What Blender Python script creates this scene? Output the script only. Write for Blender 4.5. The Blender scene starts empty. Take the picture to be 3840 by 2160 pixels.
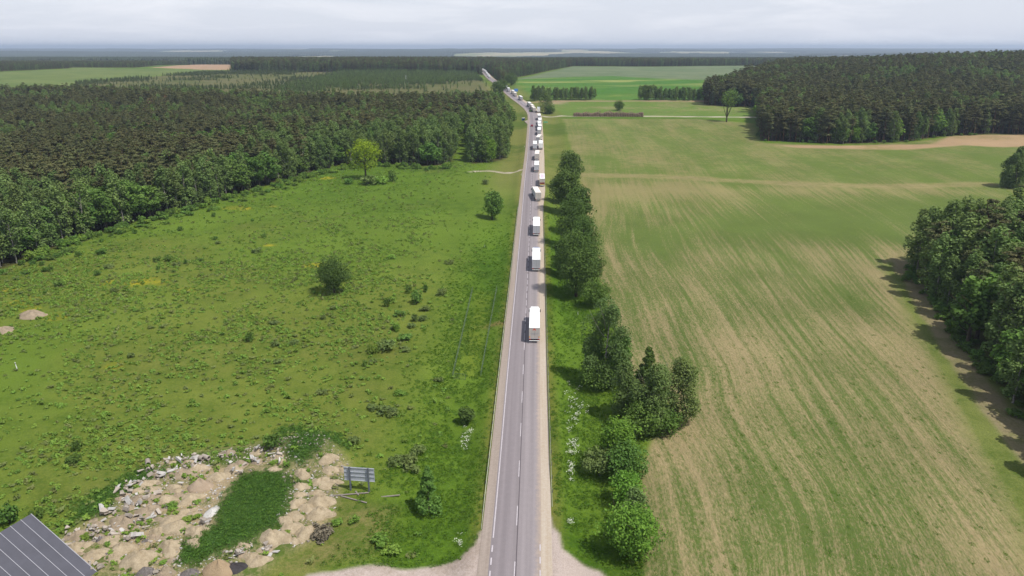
import bpy, math, random
import numpy as np
from mathutils import Vector, Euler

rng = np.random.default_rng(7)
random.seed(7)
scene = bpy.context.scene
col = scene.collection

# ------------------------------------------------------------------ camera, sky, sun, exposure
CAM_Z = 70.0
PITCH = math.radians(17.86)
FPX = 2800.0                      # focal length in pixels of the 3840 px wide photograph
cam_d = bpy.data.cameras.new('camera')
cam_d.sensor_width = 36.0
cam_d.lens = 36.0 * FPX / 3840.0
cam_d.clip_start = 1.0
cam_d.clip_end = 90000.0
cam = bpy.data.objects.new('camera', cam_d)
cam.location = (0, 0, CAM_Z)
cam.rotation_euler = (math.pi / 2 - PITCH, 0, 0)
col.objects.link(cam)
scene.camera = cam

SUN_FROM = Vector((1.95, -1.3, 4.0)).normalized()
sun_d = bpy.data.lights.new('sun', 'SUN')
sun_d.energy = 4.3
sun_d.angle = math.radians(0.6)
sun_d.color = (1.0, 0.955, 0.89)
sun = bpy.data.objects.new('sun', sun_d)
sun.rotation_euler = SUN_FROM.to_track_quat('Z', 'Y').to_euler()
sun.location = (0, 0, 400)
col.objects.link(sun)

world = bpy.data.worlds.new('World')
scene.world = world
world.use_nodes = True
wt = world.node_tree
wt.nodes.clear()


def wn(t, **kw):
    n = wt.nodes.new(t)
    for k, v in kw.items():
        setattr(n, k, v)
    return n


w_out = wn('ShaderNodeOutputWorld')
w_bg = wn('ShaderNodeBackground')
w_bg.inputs['Strength'].default_value = 0.1
w_sky = wn('ShaderNodeTexSky', sky_type='NISHITA')
w_sky.sun_disc = False
w_sky.sun_elevation = math.asin(SUN_FROM.z)
w_sky.sun_rotation = math.atan2(SUN_FROM.x, SUN_FROM.y)
w_sky.altitude = 200
w_sky.air_density = 1.0
w_sky.dust_density = 1.5
w_tc = wn('ShaderNodeTexCoord')
w_sep = wn('ShaderNodeSeparateXYZ')
wt.links.new(w_tc.outputs['Generated'], w_sep.inputs[0])
# thin high veil: denser towards the horizon, where one looks through more of it
w_el = wn('ShaderNodeMapRange')
w_el.inputs['From Min'].default_value = 0.0
w_el.inputs['From Max'].default_value = 0.45
w_el.inputs['To Min'].default_value = 0.86
w_el.inputs['To Max'].default_value = 0.25
wt.links.new(w_sep.outputs['Z'], w_el.inputs['Value'])
w_veil = wn('ShaderNodeMixRGB')
w_veil.inputs['Color2'].default_value = (7.9, 8.25, 9.3, 1)
wt.links.new(w_el.outputs[0], w_veil.inputs['Fac'])
wt.links.new(w_sky.outputs['Color'], w_veil.inputs['Color1'])
# clouds on a flat layer
w_z = wn('ShaderNodeMath', operation='MAXIMUM')
w_z.inputs[1].default_value = 0.0
wt.links.new(w_sep.outputs['Z'], w_z.inputs[0])
w_za = wn('ShaderNodeMath', operation='ADD')
w_za.inputs[1].default_value = 0.11
wt.links.new(w_z.outputs[0], w_za.inputs[0])
w_dx = wn('ShaderNodeMath', operation='DIVIDE')
w_dy = wn('ShaderNodeMath', operation='DIVIDE')
wt.links.new(w_sep.outputs['X'], w_dx.inputs[0]); wt.links.new(w_za.outputs[0], w_dx.inputs[1])
wt.links.new(w_sep.outputs['Y'], w_dy.inputs[0]); wt.links.new(w_za.outputs[0], w_dy.inputs[1])
w_c = wn('ShaderNodeCombineXYZ')
wt.links.new(w_dx.outputs[0], w_c.inputs[0]); wt.links.new(w_dy.outputs[0], w_c.inputs[1])
w_no = wn('ShaderNodeTexNoise')
w_no.inputs['Scale'].default_value = 0.62
w_no.inputs['Detail'].default_value = 7
w_no.inputs['Roughness'].default_value = 0.58
w_no.inputs['Distortion'].default_value = 0.4
wt.links.new(w_c.outputs[0], w_no.inputs['Vector'])
w_r = wn('ShaderNodeValToRGB')
w_r.color_ramp.elements[0].position = 0.46
w_r.color_ramp.elements[1].position = 0.72
wt.links.new(w_no.outputs['Fac'], w_r.inputs[0])
w_cm = wn('ShaderNodeMath', operation='MULTIPLY')
w_cm.inputs[1].default_value = 0.75
wt.links.new(w_r.outputs[0], w_cm.inputs[0])
w_cl = wn('ShaderNodeMixRGB')
w_cl.inputs['Color2'].default_value = (9.2, 9.3, 9.8, 1)
wt.links.new(w_cm.outputs[0], w_cl.inputs['Fac'])
wt.links.new(w_veil.outputs[0], w_cl.inputs['Color1'])
wt.links.new(w_cl.outputs[0], w_bg.inputs['Color'])
wt.links.new(w_bg.outputs[0], w_out.inputs['Surface'])

vs = scene.view_settings
vs.view_transform = 'Standard'
vs.look = 'None'
vs.exposure = 0.1
vs.gamma = 1.0
vs.use_curve_mapping = False
scene.render.engine = 'CYCLES'
cy = scene.cycles
cy.max_bounces = 5
cy.diffuse_bounces = 2
cy.glossy_bounces = 2
cy.transmission_bounces = 2
cy.transparent_max_bounces = 6
cy.volume_bounces = 0
cy.use_adaptive_sampling = True
cy.adaptive_threshold = 0.02
try:
    cy.use_denoising = True
    cy.denoiser = 'OPENIMAGEDENOISE'
    cy.denoising_prefilter = 'ACCURATE'
except Exception:
    pass

# ------------------------------------------------------------------ numeric helpers
KLIGHT = 1.55


def lin(c):
    c = np.asarray(c, float) / 255.0
    return np.where(c <= 0.04045, c / 12.92, ((c + 0.055) / 1.055) ** 2.4)


def A(r, g, b):
    """base colour of a surface that shows (r, g, b) in full daylight"""
    return np.clip(lin((r, g, b)) / KLIGHT, 0.004, 0.85)


def sm(e0, e1, x):
    t = np.clip((x - e0) / (e1 - e0), 0, 1)
    return t * t * (3 - 2 * t)


def _hash(ix, iy, seed):
    h = (ix.astype(np.int64) * 374761393 + iy.astype(np.int64) * 668265263 + seed * 974711) & 0x7fffffff
    h = ((h ^ (h >> 13)) * 1274126177) & 0x7fffffff
    h = h ^ (h >> 16)
    return (h & 0xffff) / 65535.0


def vnoise(x, y, seed=0):
    ix = np.floor(x); iy = np.floor(y)
    fx = x - ix; fy = y - iy
    fx = fx * fx * (3 - 2 * fx); fy = fy * fy * (3 - 2 * fy)
    a = _hash(ix, iy, seed); b = _hash(ix + 1, iy, seed)
    c = _hash(ix, iy + 1, seed); d = _hash(ix + 1, iy + 1, seed)
    return (a * (1 - fx) + b * fx) * (1 - fy) + (c * (1 - fx) + d * fx) * fy


def fbm(x, y, s, seed=0, oct=4):
    x = np.asarray(x, float) / s; y = np.asarray(y, float) / s
    v = 0; a = 0.5; t = 0
    for k in range(oct):
        v = v + a * vnoise(x, y, seed + k * 17); t += a
        a *= 0.5; x = x * 2.03 + 11.3; y = y * 2.03 + 5.7
    return v / t


# ------------------------------------------------------------------ terrain height
_BY = [-3000, 40, 86, 167, 387, 474, 683, 1000, 1500, 2000, 2600, 3400, 5000, 9000, 16000, 32000]
_BZ = [-6, 0, 0.4, 2.2, 6.4, 8.6, 14.5, 23, 28.5, 27, 16, 8, 0, -4, 4, 24]


def hbase(x, y):
    x = np.asarray(x, float); y = np.asarray(y, float)
    h = (np.interp(y, _BY, _BZ) + np.interp(y - 25 - 0.03 * np.maximum(y, 0), _BY, _BZ)
         + np.interp(y + 25 + 0.03 * np.maximum(y, 0), _BY, _BZ)) / 3
    h = h + 22 * np.exp(-(((x - 720) / 330) ** 2 + ((y - 960) / 330) ** 2))      # wooded hill on the right
    far = sm(2500, 6000, y)
    h = h + far * (fbm(x * .5, y, 2900, 31, 3) - 0.5) * 115 * sm(2600, 6000, y)
    h = h + sm(350, 1200, y) * (fbm(x, y, 420, 5, 3) - 0.5) * 5
    return h


def ray(px, py):
    u = (px - 1920.0) / FPX; v = (1080.0 - py) / FPX
    c, s = math.cos(PITCH), math.sin(PITCH)
    d = np.array([u, c + v * s, -s + v * c])
    return d


def G(px, py, hf=None, dz=0.0):
    """where the line of sight through a photograph pixel meets the land"""
    hf = hf or hbase
    d = ray(px, py)
    t = np.geomspace(40, 60000, 1500)
    z = CAM_Z + d[2] * t - hf(d[0] * t, d[1] * t) - dz
    k = np.where(z < 0)[0]
    if len(k) == 0:
        return np.array([d[0] * 30000, d[1] * 30000])
    k = k[0]
    lo, hi = (t[k - 1] if k else 30.0), t[k]
    for _ in range(30):
        m = 0.5 * (lo + hi)
        if CAM_Z + d[2] * m - float(hf(d[0] * m, d[1] * m)) - dz < 0:
            hi = m
        else:
            lo = m
    return np.array([d[0] * hi, d[1] * hi])


# ------------------------------------------------------------------ road centre line
_RPX = [(1930.5, 2160), (1945, 1860), (1956.5, 1560), (1969, 1260), (1979, 1060), (1987, 860), (1995, 660),
        (1999.5, 604), (2002.5, 520), (2003.5, 460), (2003, 441), (2000, 427), (1989, 411), (1972, 397),
        (1955, 384), (1938, 373), (1912, 352), (1893, 334), (1872, 318), (1850, 303), (1833, 290), (1823, 277), (1806, 265), (1788, 257)]
_rw = np.array([G(*p) for p in _RPX])
_d0 = _rw[0] - (_rw[3] - _rw[0]) / np.linalg.norm(_rw[3] - _rw[0]) * 220
_d1 = _rw[-1] + (_rw[-1] - _rw[-3]) / np.linalg.norm(_rw[-1] - _rw[-3]) * 900
_rw = np.vstack([_d0, _rw, _d1])
_seg = np.concatenate([[0], np.cumsum(np.linalg.norm(np.diff(_rw, axis=0), axis=1))])
_ss = np.arange(0, _seg[-1], 2.0)
_rx = np.interp(_ss, _seg, _rw[:, 0]); _ry = np.interp(_ss, _seg, _rw[:, 1])


def _smooth(a, n):
    k = np.hanning(n); k /= k.sum()
    return np.convolve(np.pad(a, n // 2, mode='reflect', reflect_type='odd'), k, 'valid')[:len(a)]


RX = _smooth(_rx, 31); RY = _smooth(_ry, 31)
_dx = np.gradient(RX); _dy = np.gradient(RY)
_l = np.hypot(_dx, _dy); RTX = _dx / _l; RTY = _dy / _l
RS = np.concatenate([[0], np.cumsum(np.hypot(np.diff(RX), np.diff(RY)))])


def road_at_y(y):
    return np.interp(y, RY, RX), np.interp(y, RY, RTX), np.interp(y, RY, RTY)


def road_lat(x, y):
    """signed distance to the road's centre line, positive to the right"""
    cx, tx, ty = road_at_y(y)
    return (x - cx) * ty


def hterr(x, y):
    x = np.asarray(x, float); y = np.asarray(y, float)
    h = hbase(x, y)
    s = np.abs(road_lat(x, y))
    near = 1 - sm(1500, 2200, y)
    h = h - 1.15 * sm(6.0, 10.5, s) * (1 - sm(14, 24, s)) * near
    for (mx, my, rx, ry, a) in MOUNDS:
        h = h + a * np.exp(-(((x - mx) / rx) ** 2 + ((y - my) / ry) ** 2))
    h = h + (fbm(x, y, 26, 3, 3) - 0.5) * 0.5 * sm(24, 40, s)
    return h


def zr(px, py):                                       # pixel of the rubble close-up -> photograph pixel
    return px / 1.7173, 1500 + py / 1.7173


MOUNDS = []
for (a, b, rx, ry, hh) in [(2010, 330, 7.5, 4.5, 3.2), (1650, 640, 6.5, 9, 1.6), (1480, 880, 7, 6, 1.3), (640, 690, 8, 4, 0.8)]:
    g = G(*zr(a, b))
    MOUNDS.append((g[0], g[1], rx, ry, hh))


def P(px, py):
    """pixel -> ground point with height"""
    g = G(px, py, hterr)
    return Vector((g[0], g[1], float(hterr(g[0], g[1]))))


def wpoly(pts):
    out = []
    for p in pts:
        out.append((p[1], p[2]) if p[0] == 'w' else tuple(G(*p)))
    return np.array(out)


def inside(poly, x, y):
    r = np.zeros(np.shape(x), bool)
    n = len(poly)
    for i in range(n):
        x0, y0 = poly[i]; x1, y1 = poly[(i + 1) % n]
        if y0 == y1:
            continue
        c = ((y0 > y) != (y1 > y)) & (x < (x1 - x0) * (y - y0) / (y1 - y0) + x0)
        r ^= c
    return r


def sdf(poly, x, y):
    """distance to a polygon's edge, positive inside"""
    d = np.full(np.shape(x), 1e9)
    n = len(poly)
    for i in range(n):
        x0, y0 = poly[i]; x1, y1 = poly[(i + 1) % n]
        ex, ey = x1 - x0, y1 - y0
        L = ex * ex + ey * ey + 1e-9
        t = np.clip(((x - x0) * ex + (y - y0) * ey) / L, 0, 1)
        d = np.minimum(d, (x - x0 - t * ex) ** 2 + (y - y0 - t * ey) ** 2)
    d = np.sqrt(d)
    return np.where(inside(poly, x, y), d, -d)


def line_d(pts, x, y):
    d = np.full(np.shape(x), 1e18)
    for i in range(len(pts) - 1):
        x0, y0 = pts[i]; x1, y1 = pts[i + 1]
        ex, ey = x1 - x0, y1 - y0
        t = np.clip(((x - x0) * ex + (y - y0) * ey) / (ex * ex + ey * ey + 1e-9), 0, 1)
        d = np.minimum(d, (x - x0 - t * ex) ** 2 + (y - y0 - t * ey) ** 2)
    return np.sqrt(d)


# ------------------------------------------------------------------ regions of the land
FIELD = wpoly([(2400, 2400), (2412, 2160), (2419, 2047), (2402, 1819), (2419, 1728), (2455, 1646), (2519, 1591), (2540, 1520),
               (2400, 1480), (2345, 1380), (2330, 1250), (2290, 1160), (2262, 1110), (2243, 985), (2195, 790), (2172, 647), (2112, 445),
               (2600, 446), (2830, 462), (2845, 530), (2880, 537), (3170, 546), (3410, 534), (3540, 516), (3840, 512), (4700, 512),
               (4700, 760), (3840, 705), (3560, 900), (3360, 1000), (3385, 1100), (3490, 1300), (3610, 1520), (3730, 1740), (3960, 2160), (4000, 2400)])
F_LEFT = wpoly([(-900, 1400), (-600, 1250), (0, 1014), (283, 902), (596, 812), (835, 745), (1043, 686), (1192, 648), (1282, 618), (1431, 614),
                (1580, 626), (1690, 618), (1728, 500), (1752, 500), (1768, 614), (1850, 608), (1898, 588), (1902, 540), (1922, 450), (1885, 415), (1870, 405),
                (1700, 418), (1300, 410), (900, 400), (300, 378), (-900, 378)])
HEATH = wpoly([(280, 312), (600, 285), (870, 264), (1320, 268), (1780, 271), (1845, 330), (1868, 404), (1300, 408), (900, 398), (300, 376)])
F_STRIP = wpoly([(872, 268), (1320, 272), (1780, 275), (1815, 282), (1840, 300), (1870, 240), (1600, 233), (1300, 232), (872, 238)])
F_BACK = wpoly([(1850, 305), (1885, 315), (1928, 292), (2031, 272), (2102, 257), (2149, 248), (2500, 249), (3015, 244), ('w', 900, 2500), ('w', -200, 2500), (1835, 262)])
F_RIGHT = wpoly([(2640, 394), (2760, 402), (2834, 398), (2842, 470), (2852, 528), (3170, 541), (3410, 531), (3530, 513), (3700, 505), (4600, 508), ('w', 1500, 900), ('w', 1500, 1500),
                 ('w', 720, 1560), (3005, 250), (2860, 300), (2640, 372)])
F_NEAR = wpoly([(3395, 1005), (3425, 1045), (3508, 1132), (3600, 1260), (3703, 1405), (3840, 1560), (4300, 2100), (5000, 1700), (4700, 880), (3840, 915), (3600, 955)])
F_FARL = wpoly([(-900, 290), (0, 268), (256, 257), (272, 253), (505, 254), (640, 243), (870, 237), ('w', -300, 3000), ('w', -2600, 3000)])
CROPF = wpoly([(1925, 299), (2031, 276), (2102, 261), (2149, 249), (2500, 250), (3010, 245), (2860, 300), (2640, 300), (2300, 285), (2100, 290)])
GREENF = wpoly([(1925, 299), (2100, 290), (2300, 285), (2640, 300), (2640, 374), (2400, 375), (1985, 375), (1955, 345), (1930, 318)])
MIDR = wpoly([(1990, 376), (2640, 376), (2840, 395), (2842, 445), (2100, 432), (2040, 428), (2000, 395)])
LEFTF = wpoly([(-900, 345), (300, 348), (300, 310), (600, 283), (860, 262), (500, 258), (270, 254), (256, 260), (0, 270), (-900, 292)])
PINKF = wpoly([(560, 253), (700, 244), (868, 240), (870, 262), (760, 262)])
GRAVEL_L = wpoly([(1150, 2400), (1150, 2160), (1380, 2118), (1500, 2112), (1640, 2104), (1735, 2090), (1785, 2050), (1805, 1990), (1850, 1990), (1830, 2400)])
GRAVEL_R = wpoly([(2030, 1910), (2076, 1940), (2082, 1975), (2108, 2000), (2116, 2055), (2180, 2080), (2260, 2110), (2285, 2140), (2290, 2400), (2020, 2400)])
RUBBLE = wpoly([zr(*p) for p in [(380, 900), (700, 720), (800, 560), (1050, 380), (1400, 330), (1800, 300), (2100, 320), (2250, 420), (2180, 560), (2150, 760), (2040, 900), (1760, 1010),
                                 (1650, 1180), (850, 1200), (520, 1110)]])
GRASSM = wpoly([zr(*p) for p in [(1560, 470), (1840, 480), (1860, 640), (1800, 840), (1620, 960), (1500, 1000), (1250, 1090), (1150, 1060), (1160, 960), (1330, 850), (1400, 700), (1440, 560)]])
GRASSM2 = wpoly([zr(*p) for p in [(900, 420), (1100, 460), (840, 560), (720, 720), (420, 820), (470, 680), (700, 540)]])
GRASSM3 = wpoly([zr(*p) for p in [(1850, 200), (2050, 170), (2200, 280), (2350, 400), (2100, 340), (1950, 460), (1850, 430)]])
DRYP = wpoly([zr(*p) for p in [(2150, 640), (2560, 680), (2500, 860), (2300, 1000), (1900, 1130), (1700, 1133), (1950, 960), (2150, 830)]])
SANDP = wpoly([(3490, 540), (3560, 512), (3700, 506), (4300, 500), (4300, 540), (3760, 552), (3620, 545), (3400, 560), (3000, 556), (2900, 545), (3200, 546)])
TRACK = np.array([G(*p) for p in [(3370, 975), (3425, 1060), (3490, 1180), (3590, 1335), (3700, 1490), (3840, 1665), (4100, 1980)]])
TRACK2 = np.array([G(*p) for p in [(2160, 655), (2500, 662), (2900, 685), (3300, 700), (3700, 690)]])
TRACK3 = np.array([G(*p) for p in [(2040, 433), (2150, 436), (2500, 436), (2840, 440)]])
TRACK4 = np.array([G(*p) for p in [(1958, 637), (1900, 641), (1820, 641), (1770, 644)]])
TRACK5 = np.array([G(*p) for p in [(1990, 380), (2100, 379), (2400, 378), (2640, 380)]])
FENCE = [(1696, 1400), (1800, 1408), (1864, 1073), (1770, 1077)]

FLOWERS = []
for (a, b, w, d) in [(520, 1060, 7, 4), (400, 1058, 6, 3), (100, 1130, 7, 3), (120, 1160, 4, 2), (1180, 998, 9, 3), (905, 782, 12, 3), (1020, 775, 6, 2.5),
                     (30, 1085, 6, 2.5), (690, 1092, 3, 2), (1225, 668, 9, 4), (215, 1190, 4, 2), (1010, 920, 5, 2), (420, 1380, 4, 2), (590, 1060, 5, 2)]:
    g = G(a, b)
    FLOWERS.append((g[0], g[1], w, d))

# ------------------------------------------------------------------ object helpers


def tag(o, label=None, cat=None, group=None, kind=None):
    if label: o['label'] = label
    if cat: o['category'] = cat
    if group: o['group'] = group
    if kind: o['kind'] = kind
    return o


def mesh_np(name, verts, faces, mats=(), smooth=False, midx=None):
    """fast mesh from arrays; faces is an (n, 3) or (n, 4) array"""
    me = bpy.data.meshes.new(name)
    verts = np.asarray(verts, np.float32); faces = np.asarray(faces, np.int32)
    n, k = faces.shape
    me.vertices.add(len(verts)); me.vertices.foreach_set('co', verts.ravel())
    me.loops.add(n * k); me.loops.foreach_set('vertex_index', faces.ravel())
    me.polygons.add(n); me.polygons.foreach_set('loop_start', np.arange(0, n * k, k, dtype=np.int32))
    try:
        me.polygons.foreach_set('loop_total', np.full(n, k, np.int32))
    except Exception:
        pass
    for m in mats:
        me.materials.append(m)
    if midx is not None:
        me.polygons.foreach_set('material_index', np.asarray(midx, np.int32))
    me.polygons.foreach_set('use_smooth', np.full(n, smooth, bool))
    me.update(calc_edges=True)
    return me


def link(name, me, parent=None, loc=None, rot=None, scale=None):
    o = bpy.data.objects.new(name, me)
    col.objects.link(o)
    if parent is not None: o.parent = parent
    if loc is not None: o.location = loc
    if rot is not None: o.rotation_euler = rot
    if scale is not None: o.scale = scale
    return o


class MB:
    """collects boxes, tubes and polygons into one mesh"""
    def __init__(s):
        s.v = []; s.f = []

    def add(s, vs, fs):
        b = len(s.v)
        s.v += [tuple(map(float, v)) for v in vs]
        s.f += [tuple(b + i for i in f) for f in fs]
        return s

    def box(s, c, d, rz=0.0, bev=0.0):
        cx, cy_, cz = c; dx, dy, dz = d[0] / 2, d[1] / 2, d[2] / 2
        cr, sr = math.cos(rz), math.sin(rz)
        if bev > 0:
            b = min(bev, dx * .9, dy * .9, dz * .9)
            lay = []
            ring = [(-dx + b, -dy), (dx - b, -dy), (dx, -dy + b), (dx, dy - b), (dx - b, dy), (-dx + b, dy), (-dx, dy - b), (-dx, -dy + b)]
            inn = [(-dx + b, -dy + b), (dx - b, -dy + b), (dx - b, -dy + b), (dx - b, dy - b), (dx - b, dy - b), (-dx + b, dy - b), (-dx + b, dy - b), (-dx + b, -dy + b)]
            for z, r in ((-dz, inn), (-dz + b, ring), (dz - b, ring), (dz, inn)):
                lay.append([(cx + x * cr - y * sr, cy_ + x * sr + y * cr, cz + z) for x, y in r])
            vs = sum(lay, []); fs = []
            for k in range(3):
                for i in range(8):
                    j = (i + 1) % 8
                    fs.append((k * 8 + i, k * 8 + j, k * 8 + 8 + j, k * 8 + 8 + i))
            fs.append((6, 5, 3, 1)[::1]); fs.append((24 + 1, 24 + 3, 24 + 5, 24 + 7))
            fs[-2] = (7, 5, 3, 1)
            return s.add(vs, fs)
        vs = []
        for z in (-dz, dz):
            for x, y in ((-dx, -dy), (dx, -dy), (dx, dy), (-dx, dy)):
                vs.append((cx + x * cr - y * sr, cy_ + x * sr + y * cr, cz + z))
        return s.add(vs, [(3, 2, 1, 0), (4, 5, 6, 7), (0, 1, 5, 4), (1, 2, 6, 5), (2, 3, 7, 6), (3, 0, 4, 7)])

    def tube(s, pts, rad, n=6, cap=True):
        pts = [Vector(p) for p in pts]
        if not hasattr(rad, '__len__'): rad = [rad] * len(pts)
        b = len(s.v)
        for i, p in enumerate(pts):
            d = (pts[min(i + 1, len(pts) - 1)] - pts[max(i - 1, 0)])
            if d.length < 1e-6: d = Vector((0, 0, 1))
            d.normalize()
            a = Vector((1, 0, 0)) if abs(d.x) < 0.9 else Vector((0, 1, 0))
            u = d.cross(a).normalized(); w = d.cross(u)
            for k in range(n):
                t = 2 * math.pi * k / n
                s.v.append(tuple(p + (u * math.cos(t) + w * math.sin(t)) * rad[i]))
        for i in range(len(pts) - 1):
            for k in range(n):
                j = (k + 1) % n
                s.f.append((b + i * n + k, b + i * n + j, b + (i + 1) * n + j, b + (i + 1) * n + k))
        if cap:
            s.f.append(tuple(b + k for k in range(n))[::-1])
            s.f.append(tuple(b + (len(pts) - 1) * n + k for k in range(n)))
        return s

    def mesh(s, name, mat=None, smooth=False):
        me = bpy.data.meshes.new(name)
        me.from_pydata(s.v, [], s.f)
        if mat: me.materials.append(mat)
        if smooth:
            me.polygons.foreach_set('use_smooth', np.ones(len(me.polygons), bool))
        me.update()
        return me

    def build(s, name, mat, parent=None, smooth=False, **kw):
        return link(name, s.mesh(name, mat, smooth), parent, **kw)


def empty(name, loc=(0, 0, 0), rz=0.0):
    o = bpy.data.objects.new(name, None)
    o.empty_display_size = 0.5
    col.objects.link(o)
    o.location = loc; o.rotation_euler = (0, 0, rz)
    return o


def copy_tree(o, parent=None):
    c = o.copy(); col.objects.link(c); c.parent = parent
    for ch in o.children:
        copy_tree(ch, c)
    return c


# ------------------------------------------------------------------ materials


class NT:
    def __init__(s, name):
        s.m = bpy.data.materials.new(name); s.m.use_nodes = True
        s.t = s.m.node_tree; s.t.nodes.clear()
        s.out = s.n('ShaderNodeOutputMaterial')

    def n(s, t, inp=None, **kw):
        n = s.t.nodes.new(t)
        for k, v in kw.items(): setattr(n, k, v)
        for k, v in (inp or {}).items():
            if hasattr(v, 'is_output') or isinstance(v, bpy.types.NodeSocket): s.t.links.new(v, n.inputs[k])
            else: n.inputs[k].default_value = v
        return n

    def math(s, op, a, b=0.0, clamp=False):
        n = s.n('ShaderNodeMath', {0: a, 1: b}, operation=op); n.use_clamp = clamp
        return n.outputs[0]

    def mix(s, f, a, b, mode='MIX'):
        return s.n('ShaderNodeMixRGB', {0: f, 1: a, 2: b}, blend_type=mode).outputs[0]

    def noise(s, vec, scale, detail=3, rough=0.55, dist=0.0):
        d = {'Scale': scale, 'Detail': detail, 'Roughness': rough, 'Distortion': dist}
        if vec is not None: d['Vector'] = vec
        return s.n('ShaderNodeTexNoise', d).outputs['Fac']

    def ramp(s, f, lo, hi):
        return s.n('ShaderNodeMapRange', {'Value': f, 'From Min': lo, 'From Max': hi, 'To Min': 0.0, 'To Max': 1.0}).outputs[0]

    def bsdf(s, color, rough=0.8, spec=0.25, metal=0.0, normal=None):
        d = {'Base Color': color, 'Roughness': rough, 'Specular IOR Level': spec, 'Metallic': metal}
        if normal is not None: d['Normal'] = normal
        b = s.n('ShaderNodeBsdfPrincipled', d)
        s.t.links.new(b.outputs[0], s.out.inputs['Surface'])
        return b


def c4(c):
    return (float(c[0]), float(c[1]), float(c[2]), 1.0)


def mat_plain(name, c, rough=0.6, spec=0.3, metal=0.0, var=0.12, scale=3.0, dirt=None, rnd=0.0):
    """paint / metal / plastic with light wear and dirt"""
    t = NT(name)
    tc = t.n('ShaderNodeTexCoord').outputs['Object']
    f = t.noise(tc, scale, 5, 0.6)
    c = np.asarray(c, float)
    d = np.asarray(dirt, float) if dirt is not None else c * 0.6
    k = t.ramp(f, 0.35, 0.75)
    k = t.math('MULTIPLY', k, var * 2.2)
    r = t.mix(k, c4(c), c4(d))
    if rnd:
        oi = t.n('ShaderNodeObjectInfo').outputs['Random']
        hs = t.n('ShaderNodeHueSaturation', {'Color': r, 'Value': t.n('ShaderNodeMapRange', {'Value': oi, 'To Min': 1 - rnd, 'To Max': 1 + rnd}).outputs[0]})
        r = hs.outputs[0]
    t.bsdf(r, rough, spec, metal)
    return t.m


LEAFK = 1.9


def mat_leaf(name, c1, c2, trans=0.3, hue=0.03, val=0.22, k=1.0):
    """foliage: two tones broken up inside the crown, each plant a little different"""
    t = NT(name)
    c1 = np.minimum(np.asarray(c1) * LEAFK * k, .5); c2 = np.minimum(np.asarray(c2) * LEAFK * k, .5)
    hue *= 0.4
    oi = t.n('ShaderNodeObjectInfo')
    geo = t.n('ShaderNodeNewGeometry')
    tc = t.n('ShaderNodeTexCoord').outputs['Object']
    f = t.noise(tc, 0.55, 3, 0.6)
    rp = t.n('ShaderNodeNewGeometry').outputs['Random Per Island']
    kk = t.math('ADD', t.ramp(f, 0.3, 0.7), t.math('MULTIPLY', t.math('SUBTRACT', rp, 0.5), 0.7))
    base = t.mix(t.math('MINIMUM', t.math('MAXIMUM', kk, 0.0), 1.0), c4(c1), c4(c2))
    h = t.n('ShaderNodeMapRange', {'Value': oi.outputs['Random'], 'To Min': 0.5 - hue, 'To Max': 0.5 + hue}).outputs[0]
    rr = t.math('FRACT', t.math('MULTIPLY', oi.outputs['Random'], 7.31))
    v = t.n('ShaderNodeMapRange', {'Value': rr, 'To Min': 1 - val, 'To Max': 1 + val}).outputs[0]
    hs = t.n('ShaderNodeHueSaturation', {'Hue': h, 'Saturation': 1.0, 'Value': v, 'Color': base}).outputs[0]
    d = t.n('ShaderNodeBsdfPrincipled', {'Base Color': hs, 'Roughness': 0.8, 'Specular IOR Level': 0.1})
    tr = t.n('ShaderNodeBsdfTranslucent', {'Color': t.mix(1.0, hs, (1.0, 1.08, 0.55, 1), 'MULTIPLY')})
    ms = t.n('ShaderNodeMixShader', {0: trans, 1: d.outputs[0], 2: tr.outputs[0]})
    t.t.links.new(ms.outputs[0], t.out.inputs['Surface'])
    return t.m


def mat_bark(name, c1, c2, scale=2.0, stretch=0.25):
    t = NT(name)
    tc = t.n('ShaderNodeTexCoord').outputs['Object']
    mp = t.n('ShaderNodeMapping', {'Vector': tc, 'Scale': (1, 1, stretch)}).outputs[0]
    f = t.ramp(t.noise(mp, scale * 3, 4, 0.65), 0.38, 0.62)
    t.bsdf(t.mix(f, c4(c1), c4(c2)), 0.9, 0.1)
    return t.m


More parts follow.
